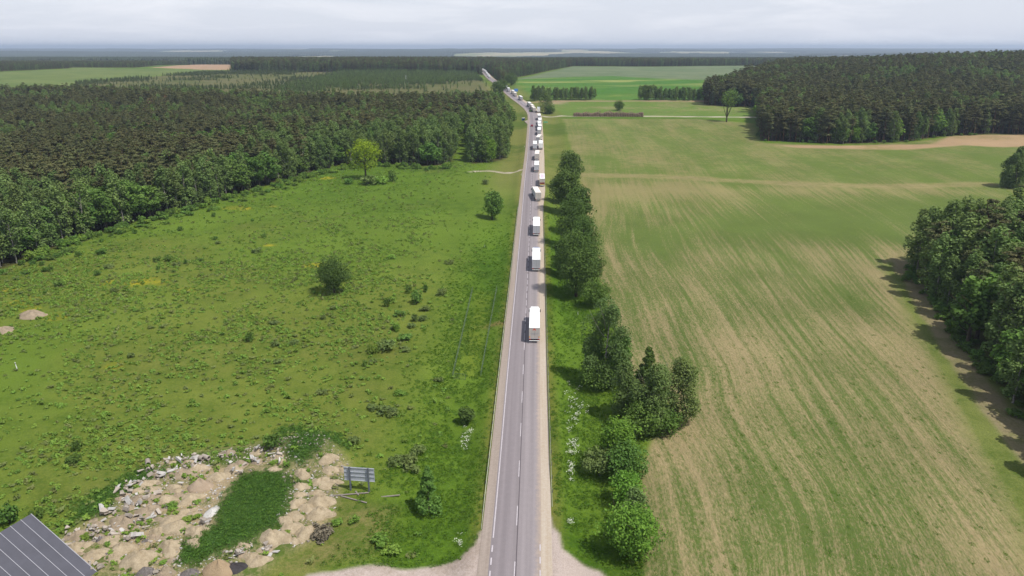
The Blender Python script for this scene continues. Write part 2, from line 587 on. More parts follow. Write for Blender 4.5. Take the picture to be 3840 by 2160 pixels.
def mat_ground():
    t = NT('land')
    ca = t.n('ShaderNodeAttribute', attribute_name='tint_a').outputs['Color']
    cb = t.n('ShaderNodeAttribute', attribute_name='tint_b').outputs['Color']
    pr = t.n('ShaderNodeAttribute', attribute_name='mixing').outputs['Vector']
    row = t.n('ShaderNodeAttribute', attribute_name='row').outputs['Vector']
    sp = t.n('ShaderNodeSeparateXYZ', {0: pr})
    bias, stripe, grain = sp.outputs[0], sp.outputs[1], sp.outputs[2]
    pos = t.n('ShaderNodeNewGeometry').outputs['Position']
    n1 = t.noise(pos, 0.22, 6, 0.62)
    n2 = t.noise(pos, 1.7, 4, 0.65)
    r1 = t.n('ShaderNodeMapping', {'Vector': row, 'Scale': (0.75, 0.018, 1)}).outputs[0]
    r2 = t.n('ShaderNodeMapping', {'Vector': row, 'Scale': (3.0, 0.34, 1)}).outputs[0]
    s1 = t.noise(r1, 1.0, 3, 0.6)
    s2 = t.noise(r2, 1.0, 4, 0.7)
    r3 = t.n('ShaderNodeMapping', {'Vector': row, 'Scale': (3.4, 1.05, 1)}).outputs[0]
    s3 = t.noise(r3, 1.0, 4, 0.8)
    iso = t.math('ADD', t.math('MULTIPLY', n1, 0.55), t.math('MULTIPLY', n2, 0.45))
    st = t.math('ADD', t.math('ADD', t.math('MULTIPLY', s1, 0.34), t.math('MULTIPLY', s2, 0.26)), t.math('MULTIPLY', s3, 0.40))
    n = t.n('ShaderNodeMix', {'Factor': stripe, 'A': iso, 'B': st}).outputs[0]
    # push the noise by the amount of the second colour that grows here
    e = t.math('ADD', t.math('SUBTRACT', n, 0.5), t.math('SUBTRACT', bias, 0.5))
    f = t.math('ADD', t.math('MULTIPLY', e, t.math('ADD', 5.0, t.math('MULTIPLY', stripe, 2.6))), 0.5, clamp=True)
    c = t.mix(f, ca, cb)
    g = t.noise(pos, 5.0, 3, 0.7)
    gr = t.noise(r2, 2.3, 3, 0.75)
    gg = t.n('ShaderNodeMix', {'Factor': stripe, 'A': g, 'B': gr}).outputs[0]
    val = t.math('ADD', t.math('MULTIPLY', t.math('MULTIPLY', t.math('SUBTRACT', gg, 0.5), 1.5), grain), 1.0)
    big = t.math('ADD', t.math('MULTIPLY', t.math('SUBTRACT', t.noise(pos, 0.045, 4, 0.6), 0.5), 0.5), 1.0)
    val = t.math('MULTIPLY', val, big)
    c = t.n('ShaderNodeVectorMath', {0: c, 1: t.n('ShaderNodeCombineXYZ', {0: val, 1: val, 2: val}).outputs[0]}, operation='MULTIPLY').outputs[0]
    bm = t.n('ShaderNodeBump', {'Strength': 0.45, 'Distance': 0.35, 'Height': t.math('ADD', n2, t.math('MULTIPLY', g, 0.4))}).outputs[0]
    t.bsdf(c, 0.95, 0.05, 0, bm)
    return t.m


M_LAND = mat_ground()

# ------------------------------------------------------------------ ground sheet


def land_tint(x, y):
    """soil and plant cover: two colours, how much of the second, row strength, grain"""
    N = len(x)
    n_s = fbm(x, y, 9, 41, 3) - 0.5
    n_m = fbm(x, y, 40, 43, 4) - 0.5
    n_l = fbm(x, y, 160, 47, 3) - 0.5
    ca = np.tile(A(109, 134, 48), (N, 1)); cb = np.tile(A(82, 111, 36), (N, 1))
    bias = 0.42 + 0.5 * n_m; stripe = np.zeros(N); grain = np.full(N, 1.0)

    def put(m, a, b, bi=0.5, st=0.0, gr=0.6):
        nonlocal ca, cb, bias, stripe, grain
        m = np.clip(m, 0, 1); k = m[:, None]
        ca = ca * (1 - k) + np.asarray(a) * k
        cb = cb * (1 - k) + np.asarray(b) * k  # second tone
        bias = bias * (1 - m) + bi * m
        stripe = stripe * (1 - m) + st * m
        grain = grain * (1 - m) + gr * m

    lat = road_lat(x, y)
    # meadow: olive and dry patches
    put(sm(0.02, 0.2, n_l + 0.6 * n_m) * 0.62 * (y < 420), A(130, 136, 62), A(100, 118, 46), 0.45)
    put(sm(-0.05, -0.22, n_l) * 0.6, A(98, 130, 42), A(76, 108, 32), 0.5)
    put(sm(0.1, 0.25, n_m - n_s * .3) * 0.35, A(128, 128, 66), A(90, 110, 44), 0.5)
    # far country: woods and pale fields
    far = sm(1700, 2300, y)
    nf = fbm(x, y * 0.5, 900, 71, 4)
    put(far, A(44, 54, 34), A(36, 46, 28), 0.5, 0, 0.4)
    put(far * sm(0.56, 0.6, nf) * sm(2600, 3600, y), A(158, 158, 100), A(120, 140, 80), 0.45, 0, 0.3)
    put(far * sm(0.665, 0.68, nf) * sm(2600, 3600, y), A(200, 185, 140), A(180, 170, 120), 0.45, 0, 0.3)
    # fields
    for poly, a, b, bi, st in ((CROPF, A(128, 140, 104), A(112, 130, 92), .5, .5), (GREENF, A(94, 134, 54), A(122, 144, 68), .4, .5),
                               (MIDR, A(112, 138, 62), A(158, 148, 104), .4, .2), (LEFTF, A(124, 138, 78), A(108, 128, 68), .5, .3),
                               (PINKF, A(190, 158, 128), A(170, 150, 118), .4, .2), (HEATH, A(116, 114, 74), A(96, 106, 56), .45, .1)):
        put(sm(-6, 6, sdf(poly, x, y) + 10 * n_m), a, b, bi + 0.5 * n_m, st, 0.5)
    inm = sm(-2, 6, sdf(MIDR, x, y))
    put(inm * sm(0.06, 0.16, n_m + 0.5 * n_l), A(168, 152, 116), A(140, 140, 84), 0.4, 0.2)
    ing = sm(-2, 6, sdf(GREENF, x, y))
    put(ing * sm(0.13, 0.19, fbm(x * .7, y * 3.2, 120, 91, 3) - 0.5) * .7, A(176, 178, 104), A(140, 160, 80), 0.4, 0.3)
    put(ing * sm(0.0, 0.2, fbm(x, y * 2.0, 200, 95, 3) - 0.5) * 0.6, A(70, 124, 44), A(96, 140, 50), 0.4, 0.3)
    # stubble field
    d = sdf(FIELD, x, y)
    mf = sm(-0.8, 0.8, d + 1.5 * n_s) * np.where(x > 60, sm(-5, 5, d + 6 * n_m), 1.0)
    tan_a, grn = A(170, 154, 114), A(100, 118, 58)
    depth = sm(110, 330, y)
    bi = 0.51 + 0.035 * depth + 0.14 * n_m + 0.12 * n_l + 0.16 * (fbm(x * 2.2, y * .35, 22, 57, 3) - .5)
    bi = bi - 0.03 * (1 - sm(4, 20, d)) * (1 - 0.3 * depth)
    bi = bi + 0.04 * np.exp(-((y - 255 - 0.25 * x) / 28) ** 2) - 0.09 * np.exp(-((y - 352 + 0.02 * x) / 18) ** 2)
    dk = (sm(170, 380, y) * .75)[:, None]
    put(mf, tan_a * (1 - dk) + A(150, 145, 92) * dk, grn * (1 - dk) + A(114, 132, 62) * dk, bi, 1.0 - 0.45 * sm(330, 420, y), 0.75)
    patch = sm(0.08, 0.2, fbm(x * 1.0, y * 0.5, 70, 83, 3) - 0.5 + 0.2 * n_m)
    put(mf * patch * sm(180, 330, y) * 0.4, A(134, 146, 78), A(102, 128, 56), 0.5, 0.5, 0.6)
    put(mf * sm(-1.5, -0.2, -np.abs(line_d(TRACK2, x, y) - 1.6)) * 0.5, A(104, 118, 60), A(92, 108, 50), 0.5, 0, 0.4)
    put(mf * sm(8, 2, line_d(TRACK2, x, y)) * 0.5, A(176, 158, 116), A(140, 142, 80), 0.4, 0.1, 0.4)
    # lush grass along the road and round the trees
    vg = sm(30, 10, np.abs(lat + 2)) * (1 - mf) * sm(900, 500, y)
    put(vg * (0.55 + 0.4 * sm(-.2, .2, n_m)), A(96, 130, 36), A(70, 104, 26), 0.45 + 0.5 * n_m, 0, 0.9)
    put(sm(8.0, 5.4, np.abs(lat)) * sm(1500, 900, y) * 0.75, A(128, 126, 62), A(96, 112, 44), 0.5 + n_s, 0, 0.8)
    put(sm(260, 420, y) * sm(30, 14, np.abs(lat)) * (1 - mf) * sm(1200, 800, y) * 0.75, A(138, 136, 78), A(104, 120, 52), 0.45 + n_m, 0, 0.6)
    # woods: needle and leaf litter
    for poly in (F_LEFT, F_STRIP, F_BACK, F_RIGHT, F_NEAR, F_FARL):
        put(sm(-1.5, 3, sdf(poly, x, y) + 5 * n_s), A(86, 78, 50), A(66, 76, 38), 0.45, 0, 0.7)
    dn = sdf(F_NEAR, x, y)
    put(sm(-9, -3, dn) * sm(1, -1.5, dn) * 0.8, A(84, 116, 42), A(60, 92, 28), .5)
    put((x > 60) * (y < 330) * (1 - mf) * sm(60, 20, line_d(TRACK, x, y)) * .8, A(128, 134, 74), A(98, 114, 52), .5 + n_m, 0, .9)
    put(sm(3.4, 1.8, line_d(TRACK, x, y) + 2.5 * n_s) * .85, A(160, 144, 114), A(126, 126, 78), 0.45, 0, 0.6)
    put(sm(-3, 3, sdf(SANDP, x, y) + 8 * n_m), A(186, 158, 122), A(160, 146, 98), 0.35 + n_m, 0, 0.4)
    put(sm(3.2, 1.8, line_d(TRACK3, x, y)), A(205, 195, 175), A(180, 170, 140), 0.4)
    put(sm(2.0, 1.2, line_d(TRACK4, x, y) + n_s), A(200, 188, 168), A(160, 150, 110), 0.3)
    put(sm(7, 4, line_d(TRACK5, x, y)) * 0.9, A(178, 150, 125), A(150, 140, 95), 0.4)
    # waste ground
    g1 = sm(-2, 1.5, sdf(RUBBLE, x, y) + 3 * n_s)
    put(g1 * 0.95, A(188, 168, 134), A(96, 114, 54), 0.52 + 0.6 * n_s, 0, 0.9)
    for poly in (GRASSM, GRASSM2, GRASSM3):
        put(sm(-1.6, 1.6, sdf(poly, x, y) + 5 * n_s), A(76, 106, 46), A(58, 88, 34), 0.5, 0, 1.0)
    put(sm(-2, 2, sdf(DRYP, x, y) + 5 * n_s) * 0.9, A(146, 138, 86), A(98, 118, 46), 0.45 + 0.9 * n_m, 0, 0.8)
    for poly in (GRAVEL_L, GRAVEL_R):
        put(sm(-0.5, 0.4, sdf(poly, x, y) + 2.4 * n_s), A(206, 190, 180), A(180, 164, 150), 0.45 + 0.5 * n_s, 0, 0.5)
    put(sm(0.3, -1.2, np.abs(sdf(GRAVEL_R, x, y) + 0.8)) * 0.6, A(190, 165, 125), A(150, 140, 80), 0.4)
    # bare retention basin inside the green fence, worn strip beside it
    fw = np.array([G(*p) for p in FENCE])
    put(sm(-1, 3, sdf(fw, x, y)) * 0.55, A(126, 138, 50), A(96, 124, 36), 0.5, 0, 0.7)
    cx, cy2 = G(1868, 1210)
    put(np.exp(-(((x - cx) / 4.2) ** 2 + ((y - cy2) / 1.6) ** 2)) * 0.8, A(140, 118, 78), A(120, 120, 60), 0.3)
    # sheets of yellow flowers
    for (fx, fy, w, dd) in FLOWERS:
        q = 1 - np.hypot((x - fx) / w, (y - fy) / (dd * 1.6)) + 1.6 * n_s
        put(sm(0.15, 0.8, q) * 0.85, A(190, 176, 50), A(132, 140, 48), 0.5 + n_s, 0, 0.8)
    return ca, cb, bias, stripe, grain


def build_ground():
    ys = [-500, -300, -150, -60, 0, 30, 50]
    y = 62.0
    while y < 32000:
        ys.append(y)
        y += max(0.45, y * (0.0052 if y < 700 else 0.009 if y < 3000 else 0.02))
    ys = np.array(ys)
    uc = np.linspace(-0.76, 0.76, 400)
    side = np.geomspace(0.02, 0.75, 16)
    us = np.concatenate([-0.76 - side[::-1], uc, 0.76 + side])
    w = np.maximum(ys, 55) + 18
    X = us[None, :] * w[:, None]; Y = np.repeat(ys[:, None], len(us), 1)
    nr, nc = X.shape
    x = X.ravel(); yy = Y.ravel()
    z = hterr(x, yy)
    ca, cb, bias, stripe, grain = land_tint(x, yy)
    i = np.arange(nr - 1)[:, None] * nc + np.arange(nc - 1)[None, :]
    F = np.stack([i, i + 1, i + 1 + nc, i + nc], -1).reshape(-1, 4)
    fx = x[F].mean(1); fy = yy[F].mean(1)
    cls = np.zeros(len(F), int)
    cls[(fy < 430) & (fx < np.interp(fy, RY, RX) - 5) & ~inside(F_LEFT, fx, fy)] = 1
    cls[inside(FIELD, fx, fy)] = 2
    cls[inside(CROPF, fx, fy)] = 3
    cls[inside(GREENF, fx, fy)] = 4
    cls[inside(LEFTF, fx, fy)] = 5
    cls[inside(PINKF, fx, fy)] = 6
    names = ['ground', 'meadow', 'stubble_field', 'crop_field', 'green_field', 'pasture', 'ploughed_field']
    labs = ['land under the woods, verges and far country', 'rough green meadow left of the road', 'striped stubble field right of the road',
            'grey green crop field behind the bright green field', 'bright green field in front of the far wood', 'pale green field on the far left', 'pinkish bare field beside the far wood']
    th = math.radians(3.7)
    wob = (fbm(x, yy, 120, 61, 2) - 0.5) * 10 + 9 * np.exp(-np.maximum(sdf(FIELD, x, yy), 0) / 30)
    ru = x * math.cos(th) - yy * math.sin(th) + wob
    rv = x * math.sin(th) + yy * math.cos(th)
    P3 = np.stack([x, yy, z], 1)
    for k, nm in enumerate(names):
        f = F[cls == k]
        if len(f) == 0: continue
        used, inv = np.unique(f, return_inverse=True)
        me = mesh_np(nm, P3[used], inv.reshape(-1, 4), [M_LAND], True)
        for an, arr in (('tint_a', ca), ('tint_b', cb)):
            at = me.attributes.new(an, 'FLOAT_COLOR', 'POINT')
            at.data.foreach_set('color', np.concatenate([arr[used], np.ones((len(used), 1))], 1).astype(np.float32).ravel())
        for an, arr in (('mixing', np.stack([bias, stripe, grain], 1)), ('row', np.stack([ru, rv, ru * 0], 1))):
            at = me.attributes.new(an, 'FLOAT_VECTOR', 'POINT')
            at.data.foreach_set('vector', arr[used].astype(np.float32).ravel())
        tag(link(nm, me), labs[k], 'field' if k > 1 else nm, None, 'structure')


build_ground()

# ------------------------------------------------------------------ road


def mat_asphalt():
    t = NT('asphalt')
    uv = t.n('ShaderNodeAttribute', attribute_name='lane').outputs['Vector']
    sp = t.n('ShaderNodeSeparateXYZ', {0: uv})
    s = sp.outputs[0]
    pos = t.n('ShaderNodeNewGeometry').outputs['Position']
    st = t.n('ShaderNodeMapping', {'Vector': uv, 'Scale': (1.1, 0.012, 1)}).outputs[0]
    n1 = t.noise(st, 1.0, 4, 0.6)
    n2 = t.noise(pos, 1.2, 5, 0.65)
    n3 = t.noise(pos, 9.0, 3, 0.7)
    # polished wheel tracks in both lanes
    a = t.math('ABSOLUTE', t.math('SUBTRACT', t.math('ABSOLUTE', s), 1.75))
    w = t.math('ABSOLUTE', t.math('SUBTRACT', a, 0.85))
    trk = t.ramp(w, 0.5, 0.05)
    v = t.math('ADD', t.math('MULTIPLY', t.math('SUBTRACT', n1, 0.5), 0.55), t.math('MULTIPLY', t.math('SUBTRACT', n2, 0.5), 0.22))
    v = t.math('ADD', v, t.math('MULTIPLY', t.math('SUBTRACT', n3, 0.5), 0.12))
    v = t.math('ADD', v, t.math('MULTIPLY', trk, 0.10))
    v = t.math('ADD', v, 0.95)
    c = t.mix(t.ramp(s, -1.2, 1.2), c4(A(154, 145, 147)), c4(A(166, 157, 158)))
    # sealed joint along the middle
    j = t.ramp(t.math('ABSOLUTE', t.math('SUBTRACT', s, 0.09)), 0.10, 0.05)
    c = t.mix(t.math('MULTIPLY', j, 0.75), c, c4(A(78, 68, 74)))
    # sand washed onto the right edge
    sd = t.math('MULTIPLY', t.ramp(t.math('ADD', s, t.math('MULTIPLY', n2, 1.3)), 3.3, 4.2), 0.8)
    c = t.mix(sd, c, c4(A(205, 185, 165)))
    c = t.n('ShaderNodeVectorMath', {0: c, 1: t.n('ShaderNodeCombineXYZ', {0: v, 1: v, 2: v}).outputs[0]}, operation='MULTIPLY').outputs[0]
    t.bsdf(c, 0.82, 0.3)
    return t.m


def mat_gravel(name, a, b):
    t = NT(name)
    uv = t.n('ShaderNodeAttribute', attribute_name='lane').outputs['Vector']
    pos = t.n('ShaderNodeNewGeometry').outputs['Position']
    n1 = t.noise(t.n('ShaderNodeMapping', {'Vector': uv, 'Scale': (1.6, 0.03, 1)}).outputs[0], 1.0, 4, 0.65)
    n2 = t.noise(pos, 2.2, 6, 0.7)
    f = t.ramp(t.math('ADD', t.math('MULTIPLY', n1, 0.5), t.math('MULTIPLY', n2, 0.5)), 0.38, 0.62)
    t.bsdf(t.mix(f, c4(a), c4(b)), 0.95, 0.1)
    return t.m


M_ASPH = mat_asphalt()
M_SHL = mat_gravel('gravel_shoulder', A(188, 174, 162), A(168, 154, 142))
M_SHR = mat_gravel('sandy_shoulder', A(216, 203, 186), A(200, 182, 160))
M_PAINT = mat_plain('road_paint', A(226, 218, 222), 0.7, 0.2, var=0.25, scale=1.2, dirt=A(170, 160, 162))


def strip(name, s0, s1, k0, k1, dz, mat, parent=None, n=2, step=1, w0=None, w1=None, lift=True):
    """ribbon along the road between lateral offsets; s0/s1 may be functions of distance"""
    idx = np.arange(k0, k1, step)
    if len(idx) < 2: return None
    V = []; L = []
    for i in idx:
        a = s0(RY[i]) if callable(s0) else s0
        b = s1(RY[i]) if callable(s1) else s1
        zc = float(hbase(RX[i], RY[i])) + dz + (max(0, RY[i] - 200) * 0.00035 if lift else 0)
        for q in range(n):
            s = a + (b - a) * q / (n - 1)
            V.append((RX[i] + RTY[i] * s, RY[i] - RTX[i] * s, zc)); L.append((s, RS[i], 0))
    m = len(idx)
    F = [(r * n + q, r * n + q + 1, (r + 1) * n + q + 1, (r + 1) * n + q) for r in range(m - 1) for q in range(n - 1)]
    me = mesh_np(name, V, F, [mat], False)
    at = me.attributes.new('lane', 'FLOAT_VECTOR', 'POINT')
    at.data.foreach_set('vector', np.asarray(L, np.float32).ravel())
    return link(name, me, parent)


KN = len(RY) - 1


def k_at(y):
    return int(np.searchsorted(RY, y))


road = tag(strip('road', -3.75, 3.62, 0, KN, 0.09, M_ASPH, n=9, step=2), 'straight grey asphalt road running away to the horizon', 'road', None, 'structure')
K300 = k_at(G(2000, 778)[1])
shl = tag(strip('road_shoulder', -5.25, -3.75, 0, KN, 0.07, M_SHL, n=3, step=2), 'pinkish gravel shoulder along the left road edge', 'shoulder', None, 'structure')


def rshoulder(y):
    return 5.2 + 1.3 * sm(RY[K300] - 10, RY[K300] + 40, y) * (1 - 0.6 * sm(700, 900, y))


shr = tag(strip('road_shoulder', 3.62, rshoulder, 0, KN, 0.07, M_SHR, n=3, step=2), 'pale sandy shoulder along the right road edge', 'shoulder', None, 'structure')

# edge lines: solid beyond the junction, short dashes across its mouth
yj = G(1845, 2030)[1]
KJ = k_at(yj)
strip('edge_line', -3.56, -3.38, KJ, KN - 400, 0.094, M_PAINT, road, step=2)


def dash(name, s0, s1, ya, yb, dz=0.095):
    """one painted dash between two distances"""
    V = []
    for yv in (ya, yb):
        cx, tx, ty = road_at_y(yv)
        z = float(hbase(cx, yv)) + dz + max(0, yv - 200) * 0.00035
        for s in (s0, s1):
            V.append((cx + ty * s, yv - tx * s, z))
    me = mesh_np(name, V, [(0, 1, 3, 2)], [M_PAINT])
    at = me.attributes.new('lane', 'FLOAT_VECTOR', 'POINT')
    return link(name, me, road)


yv = yj - 2.6
while yv > 70:
    dash('edge_dash', -3.57, -3.37, yv, yv + 1.5)
    dash('edge_dash', 3.40, 3.58, yv + 0.5, yv + 1.9)
    yv -= 2.75
# centre line: long gaps near, short gaps beyond the first truck, then solid
yd = G(1930, 2135)[1] - 3.5
yv = yd
ysw = G(1970, 1400)[1]
while yv < G(1998, 640)[1]:
    if yv < ysw:
        dash('centre_dash', -0.16, -0.01, yv, yv + 5.0); yv += 13.2
    else:
        dash('centre_dash', -0.16, 0.0, yv, yv + 4.2); yv += 6.0
yq = G(1998, 640)[1]
strip('centre_line', -0.2, 0.0, k_at(yq), k_at(1150), 0.097, M_PAINT, road)

# ------------------------------------------------------------------ guard rails
M_ZINC = mat_plain('galvanised_steel', A(222, 222, 210), 0.5, 0.4, 0.0, var=0.2, scale=1.5, dirt=A(130, 132, 124))
M_POST = mat_plain('rail_post', A(120, 122, 116), 0.6, 0.3, 0.4)


def guard_rail(s, ya, yb, label, side):
    root = empty('guard_rail', (0, 0, 0))
    tag(root, label, 'guard rail', 'guard rails beside the road')
    prof = [(0.0, .46), (side * .05, .50), (side * .05, .56), (0.0, .60), (0.0, .64), (side * .05, .68), (side * .05, .74), (0.0, .78)]
    ks = np.arange(k_at(ya), k_at(yb), 2)
    z0 = [float(hbase(RX[k], RY[k])) for k in ks]
    # one beam of four metres per post bay
    post = MB().box((0, 0, 0.36), (0.1, 0.14, 0.74)).mesh('post', M_POST)
    n = len(ks)
    for a in range(0, n - 1, 6):
        b = min(a + 6, n - 1)
        V = []
        for i in range(a, b + 1):
            k = ks[i]
            fade = min(1.0, (i + 0.2) / 3.0)                      # end terminal dips into the ground
            for (ds, dz) in prof:
                V.append((RX[k] + RTY[k] * (s + ds), RY[k] - RTX[k] * (s + ds), z0[i] + 0.05 + dz * fade))
        m = len(prof)
        F = [(r * m + q, r * m + q + 1, (r + 1) * m + q + 1, (r + 1) * m + q) for r in range(b - a) for q in range(m - 1)]
        link('rail_beam', mesh_np('rail_beam', V, F, [M_ZINC], False), root)
    for i in range(1, n):
        k = ks[i]
        link('post', post, root, loc=(RX[k] + RTY[k] * (s - side * 0.12), RY[k] - RTX[k] * (s - side * 0.12), z0[i] - 0.05), rot=(0, 0, -math.atan2(RTX[k], RTY[k])))
    return root


guard_rail(-5.42, G(1795, 2008)[1], G(1944, 775)[1], 'long steel guard rail along the left gravel shoulder', 1)
guard_rail(5.42, G(2072, 1922)[1], G(2037, 778)[1], 'long steel guard rail along the right sandy shoulder', -1)

# ------------------------------------------------------------------ plants
M_BARK_PINE = mat_bark('pine_bark', A(128, 96, 74), A(84, 68, 56))
M_BARK_BIRCH = mat_bark('birch_bark', A(196, 190, 180), A(116, 110, 104), 1.2, 0.8)
M_BARK = mat_bark('grey_bark', A(104, 94, 80), A(72, 64, 54))
M_PINE = mat_leaf('pine_needles', A(96, 97, 62), A(74, 78, 49), 0.16, 0.06, 0.3)
M_SPRUCE = mat_leaf('young_conifer_needles', A(94, 106, 64), A(74, 88, 50), 0.15, 0.03, 0.2)
M_BIRCH = mat_leaf('birch_leaves', A(108, 126, 72), A(82, 102, 54), 0.28, 0.03, 0.2)
M_BROAD = mat_leaf('broad_leaves', A(98, 124, 58), A(70, 96, 42), 0.28, 0.03, 0.2)
M_LINDEN = mat_leaf('dark_broad_leaves', A(86, 106, 52), A(60, 80, 36), 0.22, 0.02, 0.1)
M_BRIGHT = mat_leaf('bright_leaves', A(112, 144, 58), A(80, 114, 40), 0.3, 0.03, 0.15)
M_YELLOW = mat_leaf('yellow_green_leaves', A(140, 156, 44), A(106, 128, 34), 0.35, 0.01, 0.05)
M_GREYLEAF = mat_leaf('grey_willow_leaves', A(108, 122, 70), A(82, 98, 52), 0.25, 0.02, 0.12)
M_DEAD = mat_leaf('dead_needles', A(138, 104, 82), A(104, 82, 64), 0.1, 0.02, 0.15)
M_LOW = mat_leaf('low_plants', A(116, 140, 62), A(88, 114, 44), 0.3, 0.03, 0.2, 1.05)
M_LOWG = mat_leaf('low_grey_plants', A(120, 128, 78), A(94, 106, 56), 0.3, 0.03, 0.2, 1.0)
M_GRASSB = mat_leaf('grass_blades', A(98, 130, 46), A(74, 106, 32), 0.35, 0.02, 0.15, .8)
M_MOUND = mat_leaf('mound_grass_blades', A(84, 114, 50), A(64, 94, 36), 0.3, 0.02, 0.15, 1.0)
M_FARWOOD = mat_leaf('far_canopy', A(80, 90, 52), A(62, 74, 42), 0.05, 0.03, 0.2, .5)  # darkened colour stands in for the self-shadow these simple crowns lack
M_UMBEL = mat_plain('white_blossom', A(226, 230, 208), 0.8, 0.1)
M_STRAW = mat_leaf('dry_straw', A(182, 168, 126), A(148, 136, 94), 0.2, 0.02, 0.15, .75)

UP = np.array([0, 0, 1.0])


def unit(v):
    return v / (np.linalg.norm(v, axis=-1, keepdims=True) + 1e-9)


def quads(C, N, S, r, asp=0.7):
    """leaf faces at C facing N, size S"""
    n = len(C)
    a = unit(np.cross(N, unit(r.normal(size=(n, 3)))))
    b = np.cross(N, a)
    S = S[:, None]
    V = np.empty((n, 4, 3))
    V[:, 0] = C - a * S; V[:, 1] = C - b * S * asp + N * S * 0.12
    V[:, 2] = C + a * S; V[:, 3] = C + b * S * asp + N * S * 0.12
    return V.reshape(-1, 3), np.arange(n * 4).reshape(-1, 4)


def clump_leaves(cen, rad, per, size, r, upb=0.35, outb=0.75, rnd=0.55, fill=0.35):
    """leaves on the skin of many ellipsoid clumps"""
    cen = np.asarray(cen, float); rad = np.asarray(rad, float)
    k = len(cen)
    if rad.ndim == 1: rad = np.repeat(rad[:, None], 3, 1)
    per = np.maximum(3, np.asarray(per * np.ones(k), int))
    idx = np.repeat(np.arange(k), per)
    n = len(idx)
    d = unit(r.normal(size=(n, 3)) + UP * upb)
    rr = 1 - fill * r.random(n) ** 2
    C = cen[idx] + d * rad[idx] * rr[:, None]
    N = unit(d * outb + UP * upb + r.normal(size=(n, 3)) * rnd)
    return quads(C, N, size * (0.65 + 0.7 * r.random(n)), r)


def limb_set(H, r, n, z0, z1, reach, rise, rad, mb, segs=3):
    tips = []
    for i in range(n):
        z = H * (z0 + (z1 - z0) * (i + r.random() * .6) / n)
        a = r.random() * 6.283
        L = reach * (0.75 + .5 * r.random())
        p = [Vector((0, 0, z))]
        for q in range(1, segs + 1):
            t = q / segs
            p.append(Vector((math.cos(a) * L * t, math.sin(a) * L * t, z + L * rise * t ** 1.3)))
            a += r.normal() * .15
        mb.tube(p, [rad * (1 - .75 * q / segs) for q in range(segs + 1)], 4, False)
        tips.append(p[-1])
    return tips


def t_broad(H, W, seed, nl=2200, ls=0.34, base=0.18, k=46, flat=0.8, lop=0.12):
    r = np.random.default_rng(seed)
    mb = MB()
    lean = r.normal(size=2) * 0.03 * H
    mb.tube([(0, 0, -0.5), (0, 0, H * .2), (lean[0] * .4, lean[1] * .4, H * .5), (lean[0], lean[1], H * .8)], [H * .026, H * .02, H * .014, H * .004], 7, False)
    limb_set(H, r, 8, base + .05, .6, W * .42, .9, H * .008, mb)
    cz0, cz1 = H * base, H
    cen = []; rad = []
    for i in range(k):
        t = r.random() ** 0.8
        d = unit(r.normal(size=3) + UP * .15)
        rr = 0.45 + 0.42 * r.random()
        prof = W / 2 * (1 + lop * math.sin(3 * math.atan2(d[1], d[0]) + seed))
        zc = (cz0 + cz1) / 2; hz = (cz1 - cz0) / 2
        c = np.array([d[0] * prof * rr + lean[0], d[1] * prof * rr + lean[1], zc + d[2] * hz * rr])
        if d[2] < -.3: c[:2] *= 0.85
        cen.append(c); q = W * (0.13 + 0.09 * r.random()); rad.append((q, q, q * flat))
    V, F = clump_leaves(cen, rad, nl / k, ls, r, .35, .8, .5)
    return mb, V, F


def t_cone(H, W, seed, nl=1500, ls=0.3, base=0.08, k=60, power=0.85):
    r = np.random.default_rng(seed)
    mb = MB()
    mb.tube([(0, 0, -0.5), (0, 0, H * .5), (0, 0, H * .96)], [H * .018, H * .011, H * .003], 6, False)
    cen = []; rad = []
    for i in range(k):
        t = (i + r.random()) / k
        z = H * (base + (1 - base) * t)
        rr = W / 2 * (1 - t) ** power * (0.7 + .35 * r.random())
        a = r.random() * 6.283
        cen.append((math.cos(a) * rr * .75, math.sin(a) * rr * .75, z))
        q = max(.14 * W * (1 - t) + .05 * W, .12); rad.append((q, q, q * .8))
    V, F = clump_leaves(cen, rad, nl / k, ls, r, .3, .8, .5)
    return mb, V, F


def t_pine(H, W, seed, nl=800, ls=0.55, base=0.4, dead=False):
    r = np.random.default_rng(seed)
    mb = MB()
    b1, b2 = r.normal(size=2) * .02 * H, r.normal(size=2) * .03 * H
    mb.tube([(0, 0, -0.5), (b1[0] * .3, b1[1] * .3, H * .35), (b1[0], b1[1], H * .7), (b2[0], b2[1], H * .97)], [H * .0135, H * .011, H * .007, H * .002], 6, False)
    cen = []; rad = []
    nw = 9
    for w in range(nw):
        t = w / (nw - 1)
        z = H * (base + (0.98 - base) * t)
        L = W / 2 * (0.55 + .75 * t - 1.05 * t ** 3) * (.85 + .3 * r.random())
        nb = 5 if t < .85 else 3
        a0 = r.random() * 6.283
        if r.random() < .12 and t < .6: continue
        for q in range(nb):
            if r.random() < .16: continue
            a = a0 + 6.283 * q / nb + r.normal() * .3
            l = L * (.6 + .6 * r.random())
            zz = z + r.normal() * .02 * H + l * .18
            cx, cy_ = b1[0] * t + math.cos(a) * l * .72, b1[1] * t + math.sin(a) * l * .72
            cen.append((cx, cy_, zz)); s = l * (.36 + .14 * r.random()) + .25
            rad.append((s, s, s * .36))
            mb.tube([(b1[0] * t, b1[1] * t, zz - l * .2), (cx, cy_, zz)], [H * .0035, H * .0012], 3, False)
    V, F = clump_leaves(cen, rad, nl / len(cen) if not dead else nl * .45 / len(cen), ls, r, .75, .4, .45)
    return mb, V, F


